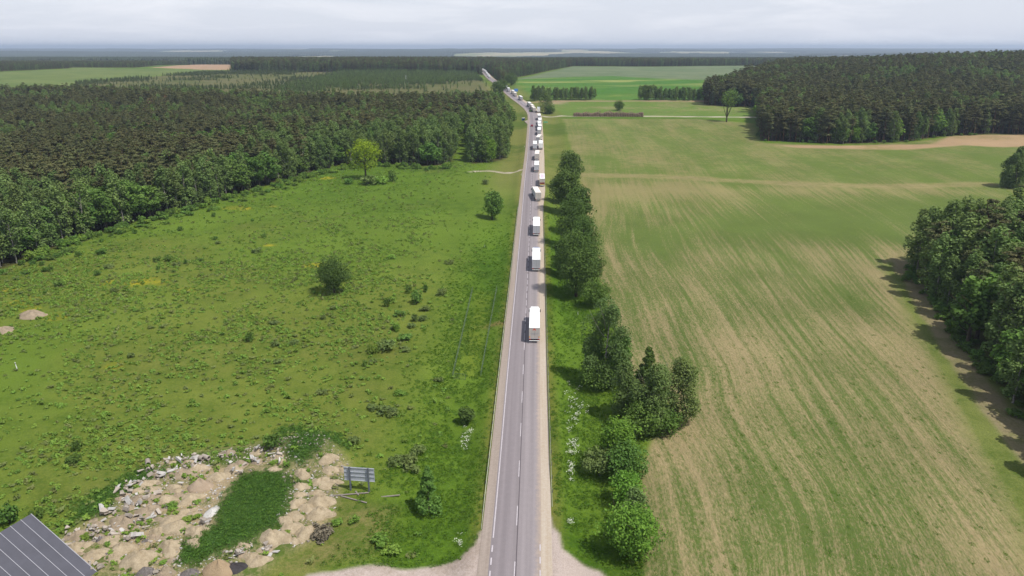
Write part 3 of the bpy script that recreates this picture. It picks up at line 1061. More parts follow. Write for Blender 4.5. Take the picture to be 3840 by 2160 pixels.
def t_birch(H, W, seed, nl=900, ls=0.42, base=0.28):
    r = np.random.default_rng(seed)
    mb = MB()
    b = r.normal(size=2) * .035 * H
    mb.tube([(0, 0, -0.5), (b[0] * .3, b[1] * .3, H * .3), (b[0], b[1], H * .65), (b[0] * 1.1, b[1] * 1.1, H * .96)], [H * .0115, H * .0095, H * .006, H * .0015], 6, False)
    limb_set(H, r, 6, .3, .75, W * .3, 1.7, H * .0035, mb)
    cen = []; rad = []
    k = 34
    for i in range(k):
        t = (i + r.random()) / k
        z = H * (base + (1 - base) * t)
        prof = W / 2 * (math.sin(math.pi * min(1, (t * .86 + .12))) ** .75)
        a = r.random() * 6.283; rr = prof * (.35 + .55 * r.random())
        s = W * (.13 + .08 * r.random())
        cen.append((b[0] * t + math.cos(a) * rr, b[1] * t + math.sin(a) * rr, z - s * .3)); rad.append((s, s, s * 1.35))
    V, F = clump_leaves(cen, rad, nl / k, ls, r, .45, .6, .5)
    return mb, V, F


def t_shrub(H, W, seed, nl=500, ls=0.2, k=16):
    r = np.random.default_rng(seed)
    mb = MB()
    for q in range(4):
        a = r.random() * 6.283
        mb.tube([(0, 0, -.3), (math.cos(a) * W * .2, math.sin(a) * W * .2, H * .55)], [.05, .015], 4, False)
    cen = []; rad = []
    for i in range(k):
        a = r.random() * 6.283; rr = W / 2 * r.random() ** .5 * .75
        s = W * (.13 + .1 * r.random())
        cen.append((math.cos(a) * rr, math.sin(a) * rr, H * (.25 + .55 * r.random()) * (1 - .45 * (rr / (W / 2)) ** 2))); rad.append((s, s, s * .8))
    V, F = clump_leaves(cen, rad, nl / k, ls, r, .4, .7, .55)
    return mb, V, F


def mb_arrays(mb):
    return np.array(mb.v), np.array([f for f in mb.f if len(f) == 4])


def plant_meshes(name, tr, mbark, mleaf):
    mb, V, F = tr
    tv, tf = mb_arrays(mb)
    return mesh_np('trunk', tv, tf, [mbark], True), mesh_np('crown', V, F, [mleaf], False)


def plant_single(name, tr, mbark, mleaf):
    mb, V, F = tr
    tv, tf = mb_arrays(mb)
    return mesh_np(name, np.vstack([V, tv]), np.vstack([F, tf + len(V)]), [mleaf, mbark], False, np.concatenate([np.zeros(len(F)), np.ones(len(tf))]))


def put_tree(name, meshes, loc, s, rz, label, cat, group=None, sz=None, wide=1.0):
    e = empty(name, loc, rz)
    e.scale = (s * wide, s * wide, sz or s)
    tag(e, label, cat, group)
    link('trunk', meshes[0], e)
    link('crown', meshes[1], e)
    return e


# ---- scatter objects: one object, points carry form, size and turn
_gn = {}


def scatter(name, pts, forms, idx, scl, rot, label, cat, kind='stuff'):
    c = bpy.data.collections.new(name + ' forms')
    for i, me in enumerate(forms):
        c.objects.link(bpy.data.objects.new(name + '_form_' + chr(97 + i), me))
    me = bpy.data.meshes.new(name)
    n = len(pts)
    me.vertices.add(n)
    me.vertices.foreach_set('co', np.asarray(pts, np.float32).ravel())
    at = me.attributes.new('form', 'INT', 'POINT'); at.data.foreach_set('value', np.asarray(idx, np.int32))
    at = me.attributes.new('size', 'FLOAT_VECTOR', 'POINT'); at.data.foreach_set('vector', np.asarray(scl, np.float32).ravel())
    r3 = np.zeros((n, 3), np.float32); r3[:, 2] = rot
    at = me.attributes.new('turn', 'FLOAT_VECTOR', 'POINT'); at.data.foreach_set('vector', r3.ravel())
    o = link(name, me)
    ng = bpy.data.node_groups.new(name + ' scatter', 'GeometryNodeTree')
    ng.interface.new_socket('Geometry', in_out='INPUT', socket_type='NodeSocketGeometry')
    ng.interface.new_socket('Geometry', in_out='OUTPUT', socket_type='NodeSocketGeometry')
    gi = ng.nodes.new('NodeGroupInput'); go = ng.nodes.new('NodeGroupOutput')
    ip = ng.nodes.new('GeometryNodeInstanceOnPoints'); ci = ng.nodes.new('GeometryNodeCollectionInfo')
    ci.inputs['Collection'].default_value = c
    ci.inputs['Separate Children'].default_value = True
    ci.inputs['Reset Children'].default_value = True
    ip.inputs['Pick Instance'].default_value = True

    def na(nm, ty):
        q = ng.nodes.new('GeometryNodeInputNamedAttribute'); q.data_type = ty
        q.inputs['Name'].default_value = nm
        return q.outputs['Attribute']
    ng.links.new(gi.outputs[0], ip.inputs['Points'])
    ng.links.new(ci.outputs[0], ip.inputs['Instance'])
    ng.links.new(na('form', 'INT'), ip.inputs['Instance Index'])
    ng.links.new(na('size', 'FLOAT_VECTOR'), ip.inputs['Scale'])
    ng.links.new(na('turn', 'FLOAT_VECTOR'), ip.inputs['Rotation'])
    ng.links.new(ip.outputs[0], go.inputs[0])
    md = o.modifiers.new('scatter', 'NODES'); md.node_group = ng
    return tag(o, label, cat, None, kind)


# ------------------------------------------------------------------ forest tree forms
FORMS = {
    'pine': [t_pine(20, 6.6, 100 + i, 2300, .3, (.22, .32, .4, .28)[i]) for i in range(4)],
    'birch': [t_birch(18, 6.2, 120 + i, 1700, .31, (.08, .16, .1, .22)[i]) for i in range(4)],
    'broad': [t_broad(15, 8.5, 140 + i, 1500, .44, .12, 34) for i in range(3)],
    'bright': [t_broad(13, 7.5, 150 + i, 1300, .42, .1, 30) for i in range(2)],
    'dead': [t_pine(18, 5.0, 160 + i, 520, .5, .2, True) for i in range(2)],
    'young': [t_cone(7, 3.2, 170 + i, 260, .42, .04, 26) for i in range(3)],
    'spruce': [t_cone(17, 5.0, 180 + i, 1000, .42, .05, 44) for i in range(2)],
}
FMAT = {'pine': (M_BARK_PINE, M_PINE), 'birch': (M_BARK_BIRCH, M_BIRCH), 'broad': (M_BARK, M_BROAD), 'bright': (M_BARK, M_BRIGHT),
        'dead': (M_BARK_PINE, M_DEAD), 'young': (M_BARK, M_SPRUCE), 'spruce': (M_BARK_PINE, M_SPRUCE)}
ORDER = ['pine', 'birch', 'broad', 'bright', 'dead', 'young', 'spruce']
SINGLE = []; OFFS = {}; PAIRS = {}
for kk in ORDER:
    OFFS[kk] = len(SINGLE)
    PAIRS[kk] = [plant_meshes(kk, t, *FMAT[kk]) for t in FORMS[kk]]
    SINGLE += [plant_single(kk + '_tree', t, *FMAT[kk]) for t in FORMS[kk]]


def jitter_grid(poly, sp, seed, ymax=1e9):
    x0, y0 = poly.min(0); x1, y1 = poly.max(0)
    y1 = min(y1, ymax)
    r = np.random.default_rng(seed)
    gx, gy = np.meshgrid(np.arange(x0, x1, sp), np.arange(y0, y1, sp))
    gx = gx.ravel() + (r.random(gx.size) - .5) * sp * .9; gy = gy.ravel() + (r.random(gy.size) - .5) * sp * .9
    k = inside(poly, gx, gy)
    return gx[k], gy[k]


ALLX, ALLY, ALLK, ALLS, ALLE, ALLW = [], [], [], [], [], []


def wood(poly, sp, seed, mixf, hf, wid, visu=0.86):
    """trees of one wood: positions, kinds and size factors"""
    x, y = jitter_grid(poly, sp, seed)
    k = (np.abs(x) < visu * (y + 40)) & (np.abs(road_lat(x, y)) > 8.5)
    x, y = x[k], y[k]
    e = sdf(poly, x, y)
    r = np.random.default_rng(seed + 1)
    kind = mixf(x, y, e, r.random(len(x)))
    s = hf(x, y, e) * (0.8 + 0.38 * r.random(len(x)))
    ALLX.append(x); ALLY.append(y); ALLK.append(kind); ALLS.append(s); ALLE.append(e); ALLW.append(np.full(len(x), wid))


KI = {k: i for i, k in enumerate(ORDER)}


def mix_left(x, y, e, u):
    n1 = fbm(x, y, 55, 201, 3); n2 = fbm(x, y, 40, 205, 3)
    bi = np.clip(1.05 - e / 28, 0, .85) + sm(.5, .62, n1) * .7 + .06
    bi = np.where((y > 430) & (x > -140), np.maximum(bi, .32), bi)
    k = np.where(u < bi, KI['birch'], KI['pine'])
    v = (u * 37.7) % 1
    k = np.where((v < .10) & (u < bi), KI['broad'], k)
    k = np.where((n2 > .66) & (v < .8), np.where(y > 520, KI['bright'], KI['broad']), k)
    k = np.where((v > .988) & (k == KI['pine']), KI['dead'], k)
    k = np.where((v > .93) & (v < .97) & (e < 30), KI['spruce'], k)
    return k


def mix_right(x, y, e, u):
    n1 = fbm(x, y, 60, 211, 3)
    bi = .10 + sm(.54, .68, n1) * .6
    k = np.where(u < bi, KI['birch'], KI['pine'])
    v = (u * 37.7) % 1
    k = np.where((v < .08), KI['broad'], k)
    k = np.where((v > .985), KI['bright'], k)
    return k


def mix_near(x, y, e, u):
    return np.where(u < .52, KI['birch'], np.where(u < .6, KI['pine'], np.where(u < .96, KI['broad'], KI['spruce'])))


def mix_strip(x, y, e, u):
    n1 = fbm(x, y, 80, 221, 3)
    return np.where(u < .62 - .5 * sm(.5, .65, n1), KI['pine'], np.where(u < .85, KI['spruce'], KI['birch']))


wood(F_LEFT, 4.7, 301, mix_left, lambda x, y, e: (.92 - .2 * sm(40, 140, e)) * (1 - .12 * sm(500, 800, y)), 0)
wood(F_NEAR, 4.6, 302, mix_near, lambda x, y, e: .98 + .14 * sm(0, 15, e), 1, 1.15)
wood(F_RIGHT, 5.0, 303, mix_right, lambda x, y, e: 1.02 + 0 * e, 2)
wood(F_STRIP, 5.6, 304, mix_strip, lambda x, y, e: .92 + 0 * e, 3)
wood(F_BACK, 6.0, 305, mix_strip, lambda x, y, e: .8 + 0 * e, 4)
wood(F_FARL, 7.0, 306, mix_strip, lambda x, y, e: .5 + 0 * e, 5)
WX = np.concatenate(ALLX); WY = np.concatenate(ALLY); WK = np.concatenate(ALLK).astype(int)
WS = np.concatenate(ALLS); WE = np.concatenate(ALLE); WW = np.concatenate(ALLW)
WZ = hterr(WX, WY)
WD = np.hypot(WX, WY)
print('wood trees', len(WX))
# the trees that show largest become trees of their own, the rest of each wood one mass
own = np.zeros(len(WX), bool)
show = WD * (1 + np.clip(WE, 0, 60) / 25.0)
show = np.where(np.abs(WX) < .72 * (WY + 8), show, 1e9)
for kk, lim in (('pine', 290), ('birch', 290), ('broad', 110), ('bright', 25), ('dead', 12), ('spruce', 60)):
    c = np.where(WK == KI[kk])[0]
    c = c[np.argsort(show[c])][:lim]
    own[c[show[c] < 1e8]] = True
TNAME = {'pine': 'pine_tree', 'birch': 'birch_tree', 'broad': 'broadleaf_tree', 'bright': 'bright_green_tree', 'dead': 'dead_pine_tree', 'spruce': 'spruce_tree'}
TDESC = {'pine': 'dark brownish green pine', 'birch': 'slender pale trunked birch', 'broad': 'round mid green leafy tree',
         'bright': 'bright green leafy tree', 'dead': 'rust brown dead pine', 'spruce': 'narrow dark conical spruce'}
WDESC = {0: 'in the left wood', 1: 'in the near right wood', 2: 'in the wood beyond the stubble field',
         3: 'in the wood strip behind the heath', 4: 'in the wood behind the green field', 5: 'in the distant wood on the left'}
rr_ = np.random.default_rng(11)
for i in np.where(own)[0]:
    kk = ORDER[WK[i]]
    f = PAIRS[kk][int(rr_.integers(len(PAIRS[kk])))]
    w = int(WW[i])
    edge = 'at the edge' if WE[i] < 9 else 'standing'
    lab = TDESC[kk] + ' ' + ('at the front edge of ' + WDESC[w][3:] if WE[i] < 9 else 'standing inside ' + WDESC[w][3:])
    put_tree(TNAME[kk], f, (WX[i], WY[i], WZ[i]), WS[i], rr_.random() * 6.28, lab, 'tree', lab.replace('standing ', ''), WS[i] * (.92 + .16 * rr_.random()), 1.22)
WNAMES = ['mixed_wood', 'birch_wood', 'pine_wood', 'conifer_strip', 'far_wood', 'distant_wood']
for w in range(6):
    c = np.where((WW == w) & ~own)[0]
    if len(c) == 0: continue
    r = np.random.default_rng(500 + w)
    nform = np.array([len(FORMS[k]) for k in ORDER]); off = np.array([OFFS[k] for k in ORDER])
    idx = off[WK[c]] + (r.random(len(c)) * nform[WK[c]]).astype(int)
    s3 = np.stack([WS[c] * 1.22, WS[c] * 1.22, WS[c] * (.92 + .16 * r.random(len(c)))], 1)
    scatter(WNAMES[w],
            np.stack([WX[c], WY[c], WZ[c]], 1), SINGLE, idx, s3, r.random(len(c)) * 6.283,
            ['dense mixed wood filling the land left of the road', 'shady birch wood at the right edge of the photo', 'dark pine wood on the hill beyond the stubble field',
             'long strip of tall conifers behind the heath', 'far conifer wood behind the pale crop field', 'distant dark wood beyond the pale field on the left'][w], 'wood')

# young trees on the heath
hx, hy = jitter_grid(HEATH, 4.2, 611)
k = (np.abs(hx) < .86 * (hy + 40)) & (np.abs(road_lat(hx, hy)) > 9)
hx, hy = hx[k], hy[k]
n1 = fbm(hx, hy * 2.2, 150, 231, 3); n2 = fbm(hx, hy, 300, 233, 2)
pr = sm(.52, .57, n1) * .95
east = sm(-260, -190, hx + .06 * hy)
pr = np.maximum(pr, east * sm(.40, .5, n2) * .8)
r = np.random.default_rng(612)
k = r.random(len(hx)) < np.maximum(pr, .03)
hx, hy, east = hx[k], hy[k], east[k]
hk = np.where((east > .5) & (r.random(len(hx)) < .6), KI['birch'], KI['young'])
hs = np.where(hk == KI['birch'], .34, .62) * (.65 + .6 * r.random(len(hx)))
hi = np.array([OFFS[ORDER[q]] for q in hk]) + (r.random(len(hx)) * np.array([len(FORMS[ORDER[q]]) for q in hk])).astype(int)
scatter('young_wood', np.stack([hx, hy, hterr(hx, hy)], 1), SINGLE, hi, np.stack([hs, hs, hs], 1), r.random(len(hx)) * 6.28,
        'young conifers and birches growing in bands on the heath', 'young trees')

# far woods: patches of crowns
def far_patch(seed, size=70, n=150):
    r = np.random.default_rng(seed)
    x = (r.random(n) - .5) * size; y = (r.random(n) - .5) * size; h = 14 + 7 * r.random(n); w = 2.6 + 1.8 * r.random(n)
    V = []; F = []
    for i in range(n):
        b = len(V); z = h[i]
        V += [(x[i], y[i], z), (x[i] + w[i], y[i], z - 5), (x[i], y[i] + w[i], z - 5), (x[i] - w[i], y[i], z - 5), (x[i], y[i] - w[i], z - 5),
              (x[i] + w[i] * .8, y[i], 0), (x[i], y[i] + w[i] * .8, 0), (x[i] - w[i] * .8, y[i], 0), (x[i], y[i] - w[i] * .8, 0)]
        F += [(b, b + 1, b + 2, b + 2), (b, b + 2, b + 3, b + 3), (b, b + 3, b + 4, b + 4), (b, b + 4, b + 1, b + 1)]
        F += [(b + 1, b + 5, b + 6, b + 2), (b + 2, b + 6, b + 7, b + 3), (b + 3, b + 7, b + 8, b + 4), (b + 4, b + 8, b + 5, b + 1)]
    me = bpy.data.meshes.new('far_patch')
    me.from_pydata(V, [], [tuple(dict.fromkeys(f)) for f in F])
    me.materials.append(M_FARWOOD)
    me.update()
    return me


patches = [far_patch(700 + i) for i in range(4)]
fy = []
gx = []
yy = 2350.0
rp = np.random.default_rng(77)
while yy < 17000:
    st = 62 * (1 + max(0, yy - 4000) / 9000)
    xs = np.arange(-.8 * yy - 100, .8 * yy + 100, st)
    gx.append(xs + (rp.random(len(xs)) - .5) * st * .6); fy.append(np.full(len(xs), yy) + (rp.random(len(xs)) - .5) * st * .6)
    yy += st
gx = np.concatenate(gx); fy = np.concatenate(fy)
nf = fbm(gx, fy * 0.5, 900, 71, 4)
k = (nf < .575) | (fy < 2700)
k &= ~((fy < 3000) & inside(F_FARL, gx, fy)) & ~((fy < 2600) & inside(F_BACK, gx, fy))
gx, fy = gx[k], fy[k]
fs = 1.0 * (1 + np.maximum(0, fy - 4000) / 9000)
scatter('far_forest', np.stack([gx, fy, hterr(gx, fy) - 1], 1), patches, rp.integers(0, 4, len(gx)), np.stack([fs, fs, .9 + .25 * rp.random(len(gx))], 1), rp.integers(0, 4, len(gx)) * 1.5708,
        'blue hazy forest covering the far country up to the horizon', 'forest')
print('far patches', len(gx))

# ------------------------------------------------------------------ trees along the road and in the fields


def hpx(p, px, py_top):
    """height of an upright thing standing at p whose top shows at py_top"""
    d = ray(px, py_top)
    return CAM_Z + d[2] / d[1] * p.y - p.z


def wpx(p, w):
    zc = p.y * math.cos(PITCH) + (CAM_Z - p.z) * math.sin(PITCH)
    return w * zc / FPX


VERGE = [
    # kind, base x, base y, top y, width px, label
    ('linden', 2138, 705, 562, 84, 'dark round tree farthest up the row on the right verge'),
    ('linden', 2126, 800, 622, 112, 'second dark tree from the far end of the right verge row'),
    ('linden', 2138, 930, 728, 118, 'dark leafy tree in the middle of the right verge row'),
    ('linden', 2184, 1012, 802, 104, 'dark tree at the field side of the right verge row'),
    ('linden', 2160, 1112, 852, 150, 'biggest dark tree at the near end of the right verge row'),
    ('linden', 2112, 760, 640, 84, 'dark tree on the road side of the right verge row'),
    ('linden', 2166, 870, 690, 92, 'dark tree behind the middle tree of the right verge row'),
    ('linden', 2116, 1040, 880, 84, 'dark tree between the road and the biggest verge tree'),
    ('linden', 2210, 1090, 930, 84, 'dark tree against the field beside the biggest verge tree'),
    ('broad', 2233, 1148, 1050, 88, 'small round green tree at the foot of the big dark verge tree'),
    ('birchbig', 2262, 1448, 1146, 138, 'tall pointed birch beside the first truck, right of the road'),
    ('broad', 2264, 1452, 1345, 128, 'low round leafy tree at the foot of the pointed birch'),
    ('broad', 2312, 1425, 1228, 78, 'leafy tree tucked against the field side of the pointed birch'),
    ('broad', 2228, 1420, 1250, 70, 'leafy tree tucked against the road side of the pointed birch'),
    ('cone', 2420, 1555, 1303, 108, 'dark pointed leafy tree rising behind the birch clump'),
    ('birchbig', 2352, 1560, 1376, 112, 'airy birch on the road side of the birch clump'),
    ('greyb', 2528, 1585, 1362, 128, 'greyish thin birch on the field side of the birch clump'),
    ('birchbig', 2446, 1612, 1385, 138, 'tallest birch in the middle of the birch clump'),
    ('broad', 2408, 1634, 1500, 118, 'leafy undergrowth tree in front of the birch clump'),
    ('broad', 2482, 1624, 1545, 118, 'low leafy tree at the field edge of the birch clump'),
    ('bright', 2326, 1748, 1570, 142, 'bright green domed tree just nearer than the birch clump'),
    ('broad', 2342, 1794, 1662, 124, 'round green tree joined to the bright domed tree'),
    ('greys', 2246, 1782, 1662, 98, 'grey leaved round willow bush beside the bright domed tree'),
    ('bright', 2348, 1892, 1778, 118, 'small bright tree between the willow bush and the nearest tree'),
    ('birchbig', 2380, 1975, 1846, 84, 'thin drooping birch poking from behind the nearest round tree'),
    ('bright', 2368, 2072, 1902, 206, 'large round bright tree nearest the junction on the right'),
    ('oak', 1254, 1102, 968, 112, 'lone round tree standing in the middle of the meadow'),
    ('alder', 1608, 1922, 1750, 86, 'lone pointed tree near the billboard and left guard rail'),
    ('oak', 1748, 1586, 1528, 58, 'dark round bush close to the left guard rail'),
    ('broad', 1845, 824, 704, 58, 'slim tree on the left verge beyond the fenced basin'),
    ('broad', 1866, 800, 730, 34, 'small tree behind the slim left verge tree'),
    ('yellow', 1372, 672, 519, 96, 'yellow green tree in front of the left wood'),
    ('field', 2724, 457, 334, 58, 'lone tall forked tree in the far right field'),
    ('broad', 2321, 414, 378, 32, 'small round tree behind the brushwood heap'),
    ('birchbig', 2048, 426, 346, 46, 'slim birch right of the road at the far bend'),
    ('broad', 2062, 428, 395, 30, 'bush beside the slim birch at the far bend'),
    ('linden', 1918, 320, 274, 48, 'round dark tree right of the road past the bend'),
    ('linden', 1880, 342, 300, 44, 'dark tree left of the road past the bend'),
    ('linden', 1868, 356, 305, 46, 'dark tree left of the bend beside the green thicket'),
    ('birchbig', 3772, 700, 600, 52, 'leftmost birch of the small group at the right photo edge'),
    ('birchbig', 3806, 706, 560, 60, 'middle birch of the small group at the right photo edge'),
    ('birchbig', 3842, 702, 545, 64, 'rightmost birch of the small group at the right photo edge'),
    ('bright', 3208, 536, 470, 34, 'bright green tree in front of the dark right wood'),
    ('bright', 1836, 606, 520, 62, 'bright green tree at the road end of the left wood'),
]
seed = 900
for (kd, bx, by, ty, wp, lab) in VERGE:
    p = P(bx, by)
    H = max(1.2, hpx(p, bx, ty)); W = wpx(p, wp) * (1.15 if kd in ('linden', 'oak', 'bright') else 1.3)
    seed += 1
    near = p.y < 260
    nl = int(np.clip(85 * H * W, 2400, 12000)) if near else int(np.clip(30 * H * W, 900, 6000))
    ls = 0.19 if near else 0.32
    if kd in ('linden', 'broad', 'bright', 'oak'):
        t = t_broad(H, W, seed, nl, ls * (1.15 if kd == 'linden' else 1), -.02 if kd != 'oak' else .04, int(44 + W * 5), .85)
        mt = {'linden': M_LINDEN, 'broad': M_BROAD, 'bright': M_BRIGHT, 'oak': M_LINDEN}[kd]; bk = M_BARK
    elif kd in ('birchbig', 'greyb'):
        t = t_birch(H, W * 1.05, seed, nl, ls, .06); mt = M_BIRCH if kd == 'birchbig' else M_GREYLEAF; bk = M_BARK_BIRCH
    elif kd in ('cone', 'alder'):
        t = t_cone(H, W, seed, nl, ls, .04, 70, .7); mt = M_LINDEN if kd == 'cone' else M_BROAD; bk = M_BARK
    elif kd == 'greys':
        t = t_shrub(H, W, seed, nl, .17, 40); mt = M_GREYLEAF; bk = M_BARK
    elif kd == 'yellow':
        t = t_broad(H, W * .95, seed, 3200, .34, .16, 70); mt = M_YELLOW; bk = M_BARK
    else:
        t = t_broad(H, W, seed, 900, .5, .42, 30); mt = M_BROAD; bk = M_BARK
        for a in (.5, 2.3, 4.1, 5.3):
            t[0].tube([(0, 0, H * .12), (math.cos(a) * W * .16, math.sin(a) * W * .16, H * .35), (math.cos(a) * W * .3, math.sin(a) * W * .3, H * .6)], [.28, .18, .08], 5, False)
    nm = {'linden': 'linden_tree', 'broad': 'broadleaf_tree', 'bright': 'bright_green_tree', 'oak': 'broadleaf_tree', 'birchbig': 'birch_tree', 'greyb': 'birch_tree', 'cone': 'broadleaf_tree',
          'alder': 'alder_tree', 'greys': 'willow_bush', 'yellow': 'yellow_green_tree', 'field': 'broadleaf_tree'}[kd]
    put_tree(nm, plant_meshes(nm, t, bk, mt), p, 1.0, rng.random() * 6.28, lab, 'bush' if kd == 'greys' or 'bush' in lab.split(' beside')[0] else 'tree')

# two short rows of slim birches in the far fields
r = np.random.default_rng(31)
for (x0, x1, yb, n, lab) in ((1992, 2234, 374, 44, 'slim birch in the short row left of the brushwood heap'), (2398, 2632, 375, 44, 'slim birch in the short row reaching the right wood')):
    a = G(x0, yb); b = G(x1, yb)
    for i in range(n):
        t = (i + r.random() * .6) / n
        x = a[0] + (b[0] - a[0]) * t + r.normal() * .8; y = a[1] + (b[1] - a[1]) * t + r.normal() * 3
        s = .52 + .14 * r.random() + (.1 if t < .25 else 0)
        put_tree('birch_tree', PAIRS['birch'][i % 4], (x, y, float(hterr(x, y))), s, r.random() * 6.28, lab, 'tree', lab.replace('slim birch in', 'birches of'), s * 1.1, 1.45)

# ------------------------------------------------------------------ shrubs
SHF = [t_shrub(2.2, 3.0, 950 + i, 420, .2, 18) for i in range(5)]
SH_G = [plant_meshes('shrub', t, M_BARK, M_BROAD) for t in SHF]
SH_Y = [plant_meshes('shrub', t, M_BARK, M_GREYLEAF) for t in SHF]
SH_L = [plant_meshes('shrub', t, M_BARK, M_LOW) for t in SHF]
z7 = lambda a, b: (1000 + a / 2.415, 900 + b / 2.415)
z8 = lambda a, b: (a / 2.07, 700 + b / 2.07)
z1 = zr
SHR = []
for (a, b, w, h, m) in [(1285, 480, 70, 90, 0), (1360, 575, 130, 150, 0), (1440, 470, 60, 80, 0), (1095, 605, 85, 110, 0), (1590, 500, 100, 75, 1), (1210, 690, 115, 70, 0), (1175, 825, 75, 100, 2), (1340, 735, 80, 80, 1),
                        (1250, 897, 145, 60, 0), (1085, 1000, 190, 120, 1), (960, 1022, 110, 100, 2), (890, 1140, 60, 60, 0), (1430, 640, 110, 50, 1), (1310, 795, 90, 50, 1), (1565, 1280, 80, 50, 1), (1130, 570, 90, 70, 2),
                        (1160, 800, 100, 40, 1), (510, 715, 70, 45, 1), (1420, 730, 90, 60, 1), (600, 625, 80, 40, 1), (1650, 215, 90, 45, 1), (1130, 165, 110, 40, 2), (85, 960, 90, 50, 1), (100, 1110, 90, 40, 1),
                        (500, 1390, 110, 45, 1), (1260, 1000, 110, 35, 1), (960, 1110, 100, 35, 1), (1210, 1400, 120, 45, 2), (70, 760, 90, 40, 1), (250, 940, 100, 40, 1)]:
    SHR.append((*z7(a, b), w / 2.415, h / 2.415, m))
for (a, b, w, h, m) in [(1225, 580, 70, 50, 0), (1315, 582, 75, 65, 0), (755, 690, 60, 45, 0), (465, 768, 90, 55, 0), (845, 630, 90, 35, 1), (355, 835, 35, 40, 0), (1230, 642, 40, 35, 0), (1440, 600, 30, 45, 0), (1555, 578, 60, 30, 0),
                        (785, 525, 80, 60, 0), (612, 545, 55, 60, 0), (2050, 396, 45, 40, 0), (1945, 1202, 80, 100, 0), (1015, 1325, 70, 40, 1), (885, 820, 60, 45, 1), (135, 718, 55, 25, 1), (400, 660, 40, 70, 0), (350, 660, 60, 40, 0),
                        (190, 680, 80, 25, 0), (1660, 235, 35, 45, 0), (1400, 340, 50, 40, 0), (1960, 268, 35, 25, 0), (1670, 410, 50, 30, 0), (1690, 445, 50, 30, 1), (1370, 610, 80, 35, 1), (2000, 510, 90, 45, 1), (1350, 665, 35, 25, 0)]:
    SHR.append((*z8(a, b), w / 2.07, h / 2.07, m))
for (a, b, w, h, m) in [(1755, 300, 150, 95, 0), (2280, 280, 90, 50, 1), (2550, 420, 110, 70, 1), (2500, 90, 130, 60, 1), (2400, 60, 90, 40, 1), (500, 320, 90, 80, 0), (480, 405, 110, 60, 0), (60, 800, 150, 150, 0), (240, 770, 80, 90, 0),
                        (2450, 930, 140, 70, 2), (2280, 790, 80, 50, 2), (2170, 800, 80, 40, 2), (560, 885, 90, 25, 2), (1230, 780, 100, 40, 2), (1110, 690, 90, 30, 2), (2520, 990, 130, 60, 2)]:
    SHR.append((*z1(a, b), w / 1.7173, h / 1.7173, m))
SHR += [(1530, 1742, 80, 50, 1), (1570, 1700, 60, 36, 1), (1545, 1770, 66, 34, 1), (1470, 1562, 44, 24, 1), (1382, 690, 80, 40, 1), (1310, 690, 40, 30, 0), (1430, 690, 60, 36, 2), (1470, 680, 40, 50, 0), (1820, 690, 34, 22, 1), (1990, 420, 14, 10, 0)]
sh_lab = ['dark green leafy bush growing in the meadow', 'grey green low bush growing in the meadow', 'fresh light green bush growing in the meadow']


def shrub(p, W, H, m, lab, group, k):
    f = (SH_G, SH_Y, SH_L)[m][k % 5]
    put_tree('shrub', f, p, max(W / 3.0, .2), rng.random() * 6.28, lab, 'bush', group, max(H / 2.4, .2))


for k, (bx, by, w, h, m) in enumerate(SHR):
    p = P(bx, by)
    shrub(p, wpx(p, w), max(.5, hpx(p, bx, by - h)), m, sh_lab[m], ['dark', 'grey', 'light'][m] + ' bushes scattered over the meadow', k)
# belt of bushes in front of the left wood
r = np.random.default_rng(41)
fe = np.array([G(*p) for p in [(0, 1025), (283, 912), (596, 822), (835, 755), (1043, 695), (1192, 656), (1290, 628), (1431, 622), (1580, 634), (1690, 626)]])
sg = np.concatenate([[0], np.cumsum(np.linalg.norm(np.diff(fe, axis=0), axis=1))])
for k in range(230):
    s = r.random() ** .9 * sg[-1]
    x = np.interp(s, sg, fe[:, 0]); y = np.interp(s, sg, fe[:, 1])
    o = (r.random() ** 1.6 * (13 if s < sg[-1] * .6 else 6)) if k < 130 else -1 + 2.5 * r.random()
    x += o * .45; y -= o * .9
    W = 2 + 2.6 * r.random(); H = 1.2 + 2.2 * r.random() * (1 - o / 18) + (1.2 if k >= 130 else 0)
    m = 0 if r.random() < .6 else 2
    shrub(Vector((x, y, float(hterr(x, y)))), W, H, m, ('dark' if m == 0 else 'light') + ' green bush in the belt before the left wood', ('dark' if m == 0 else 'light') + ' bushes in the belt before the left wood', k)
# bushes along the foot of the other woods
for poly, n, lab in ((F_NEAR[:6], 60, 'leafy bush at the foot of the near right wood'), (F_RIGHT[3:9], 22, 'low bush at the foot of the dark right wood')):
    sg = np.concatenate([[0], np.cumsum(np.linalg.norm(np.diff(poly, axis=0), axis=1))])
    for k in range(n):
        s = r.random() * sg[-1]
        x = np.interp(s, sg, poly[:, 0]) + r.normal() * 1.0; y = np.interp(s, sg, poly[:, 1]) + r.normal() * 1.0
        shrub(Vector((x, y, float(hterr(x, y)))), 2 + 1.8 * r.random(), 1.0 + 1.8 * r.random(), 0, lab, lab.replace('bush', 'bushes'), k)

# ------------------------------------------------------------------ ground cover


def tuft(seed, n, W, H, ls, blade=False):
    r = np.random.default_rng(seed)
    if blade:
        a = r.random(n) * 6.283; q = W / 2 * r.random(n) ** .5
        C = np.stack([np.cos(a) * q, np.sin(a) * q, H * (.3 + .4 * r.random(n))], 1)
        N = unit(np.stack([np.cos(a), np.sin(a), .5 + .5 * r.random(n)], 1) + r.normal(size=(n, 3)) * .4)
        return quads(C, N, ls * (.7 + .6 * r.random(n)), r, .35)
    k = 5
    cen = np.stack([(r.random(k) - .5) * W * .6, (r.random(k) - .5) * W * .6, H * (.35 + .3 * r.random(k))], 1)
    return clump_leaves(cen, np.stack([np.full(k, W * .26), np.full(k, W * .26), np.full(k, H * .45)], 1), n / k, ls, r, .5, .7, .5)


def forms(ts, m):
    return [mesh_np('clump', V, F, [m], False) for V, F in ts]


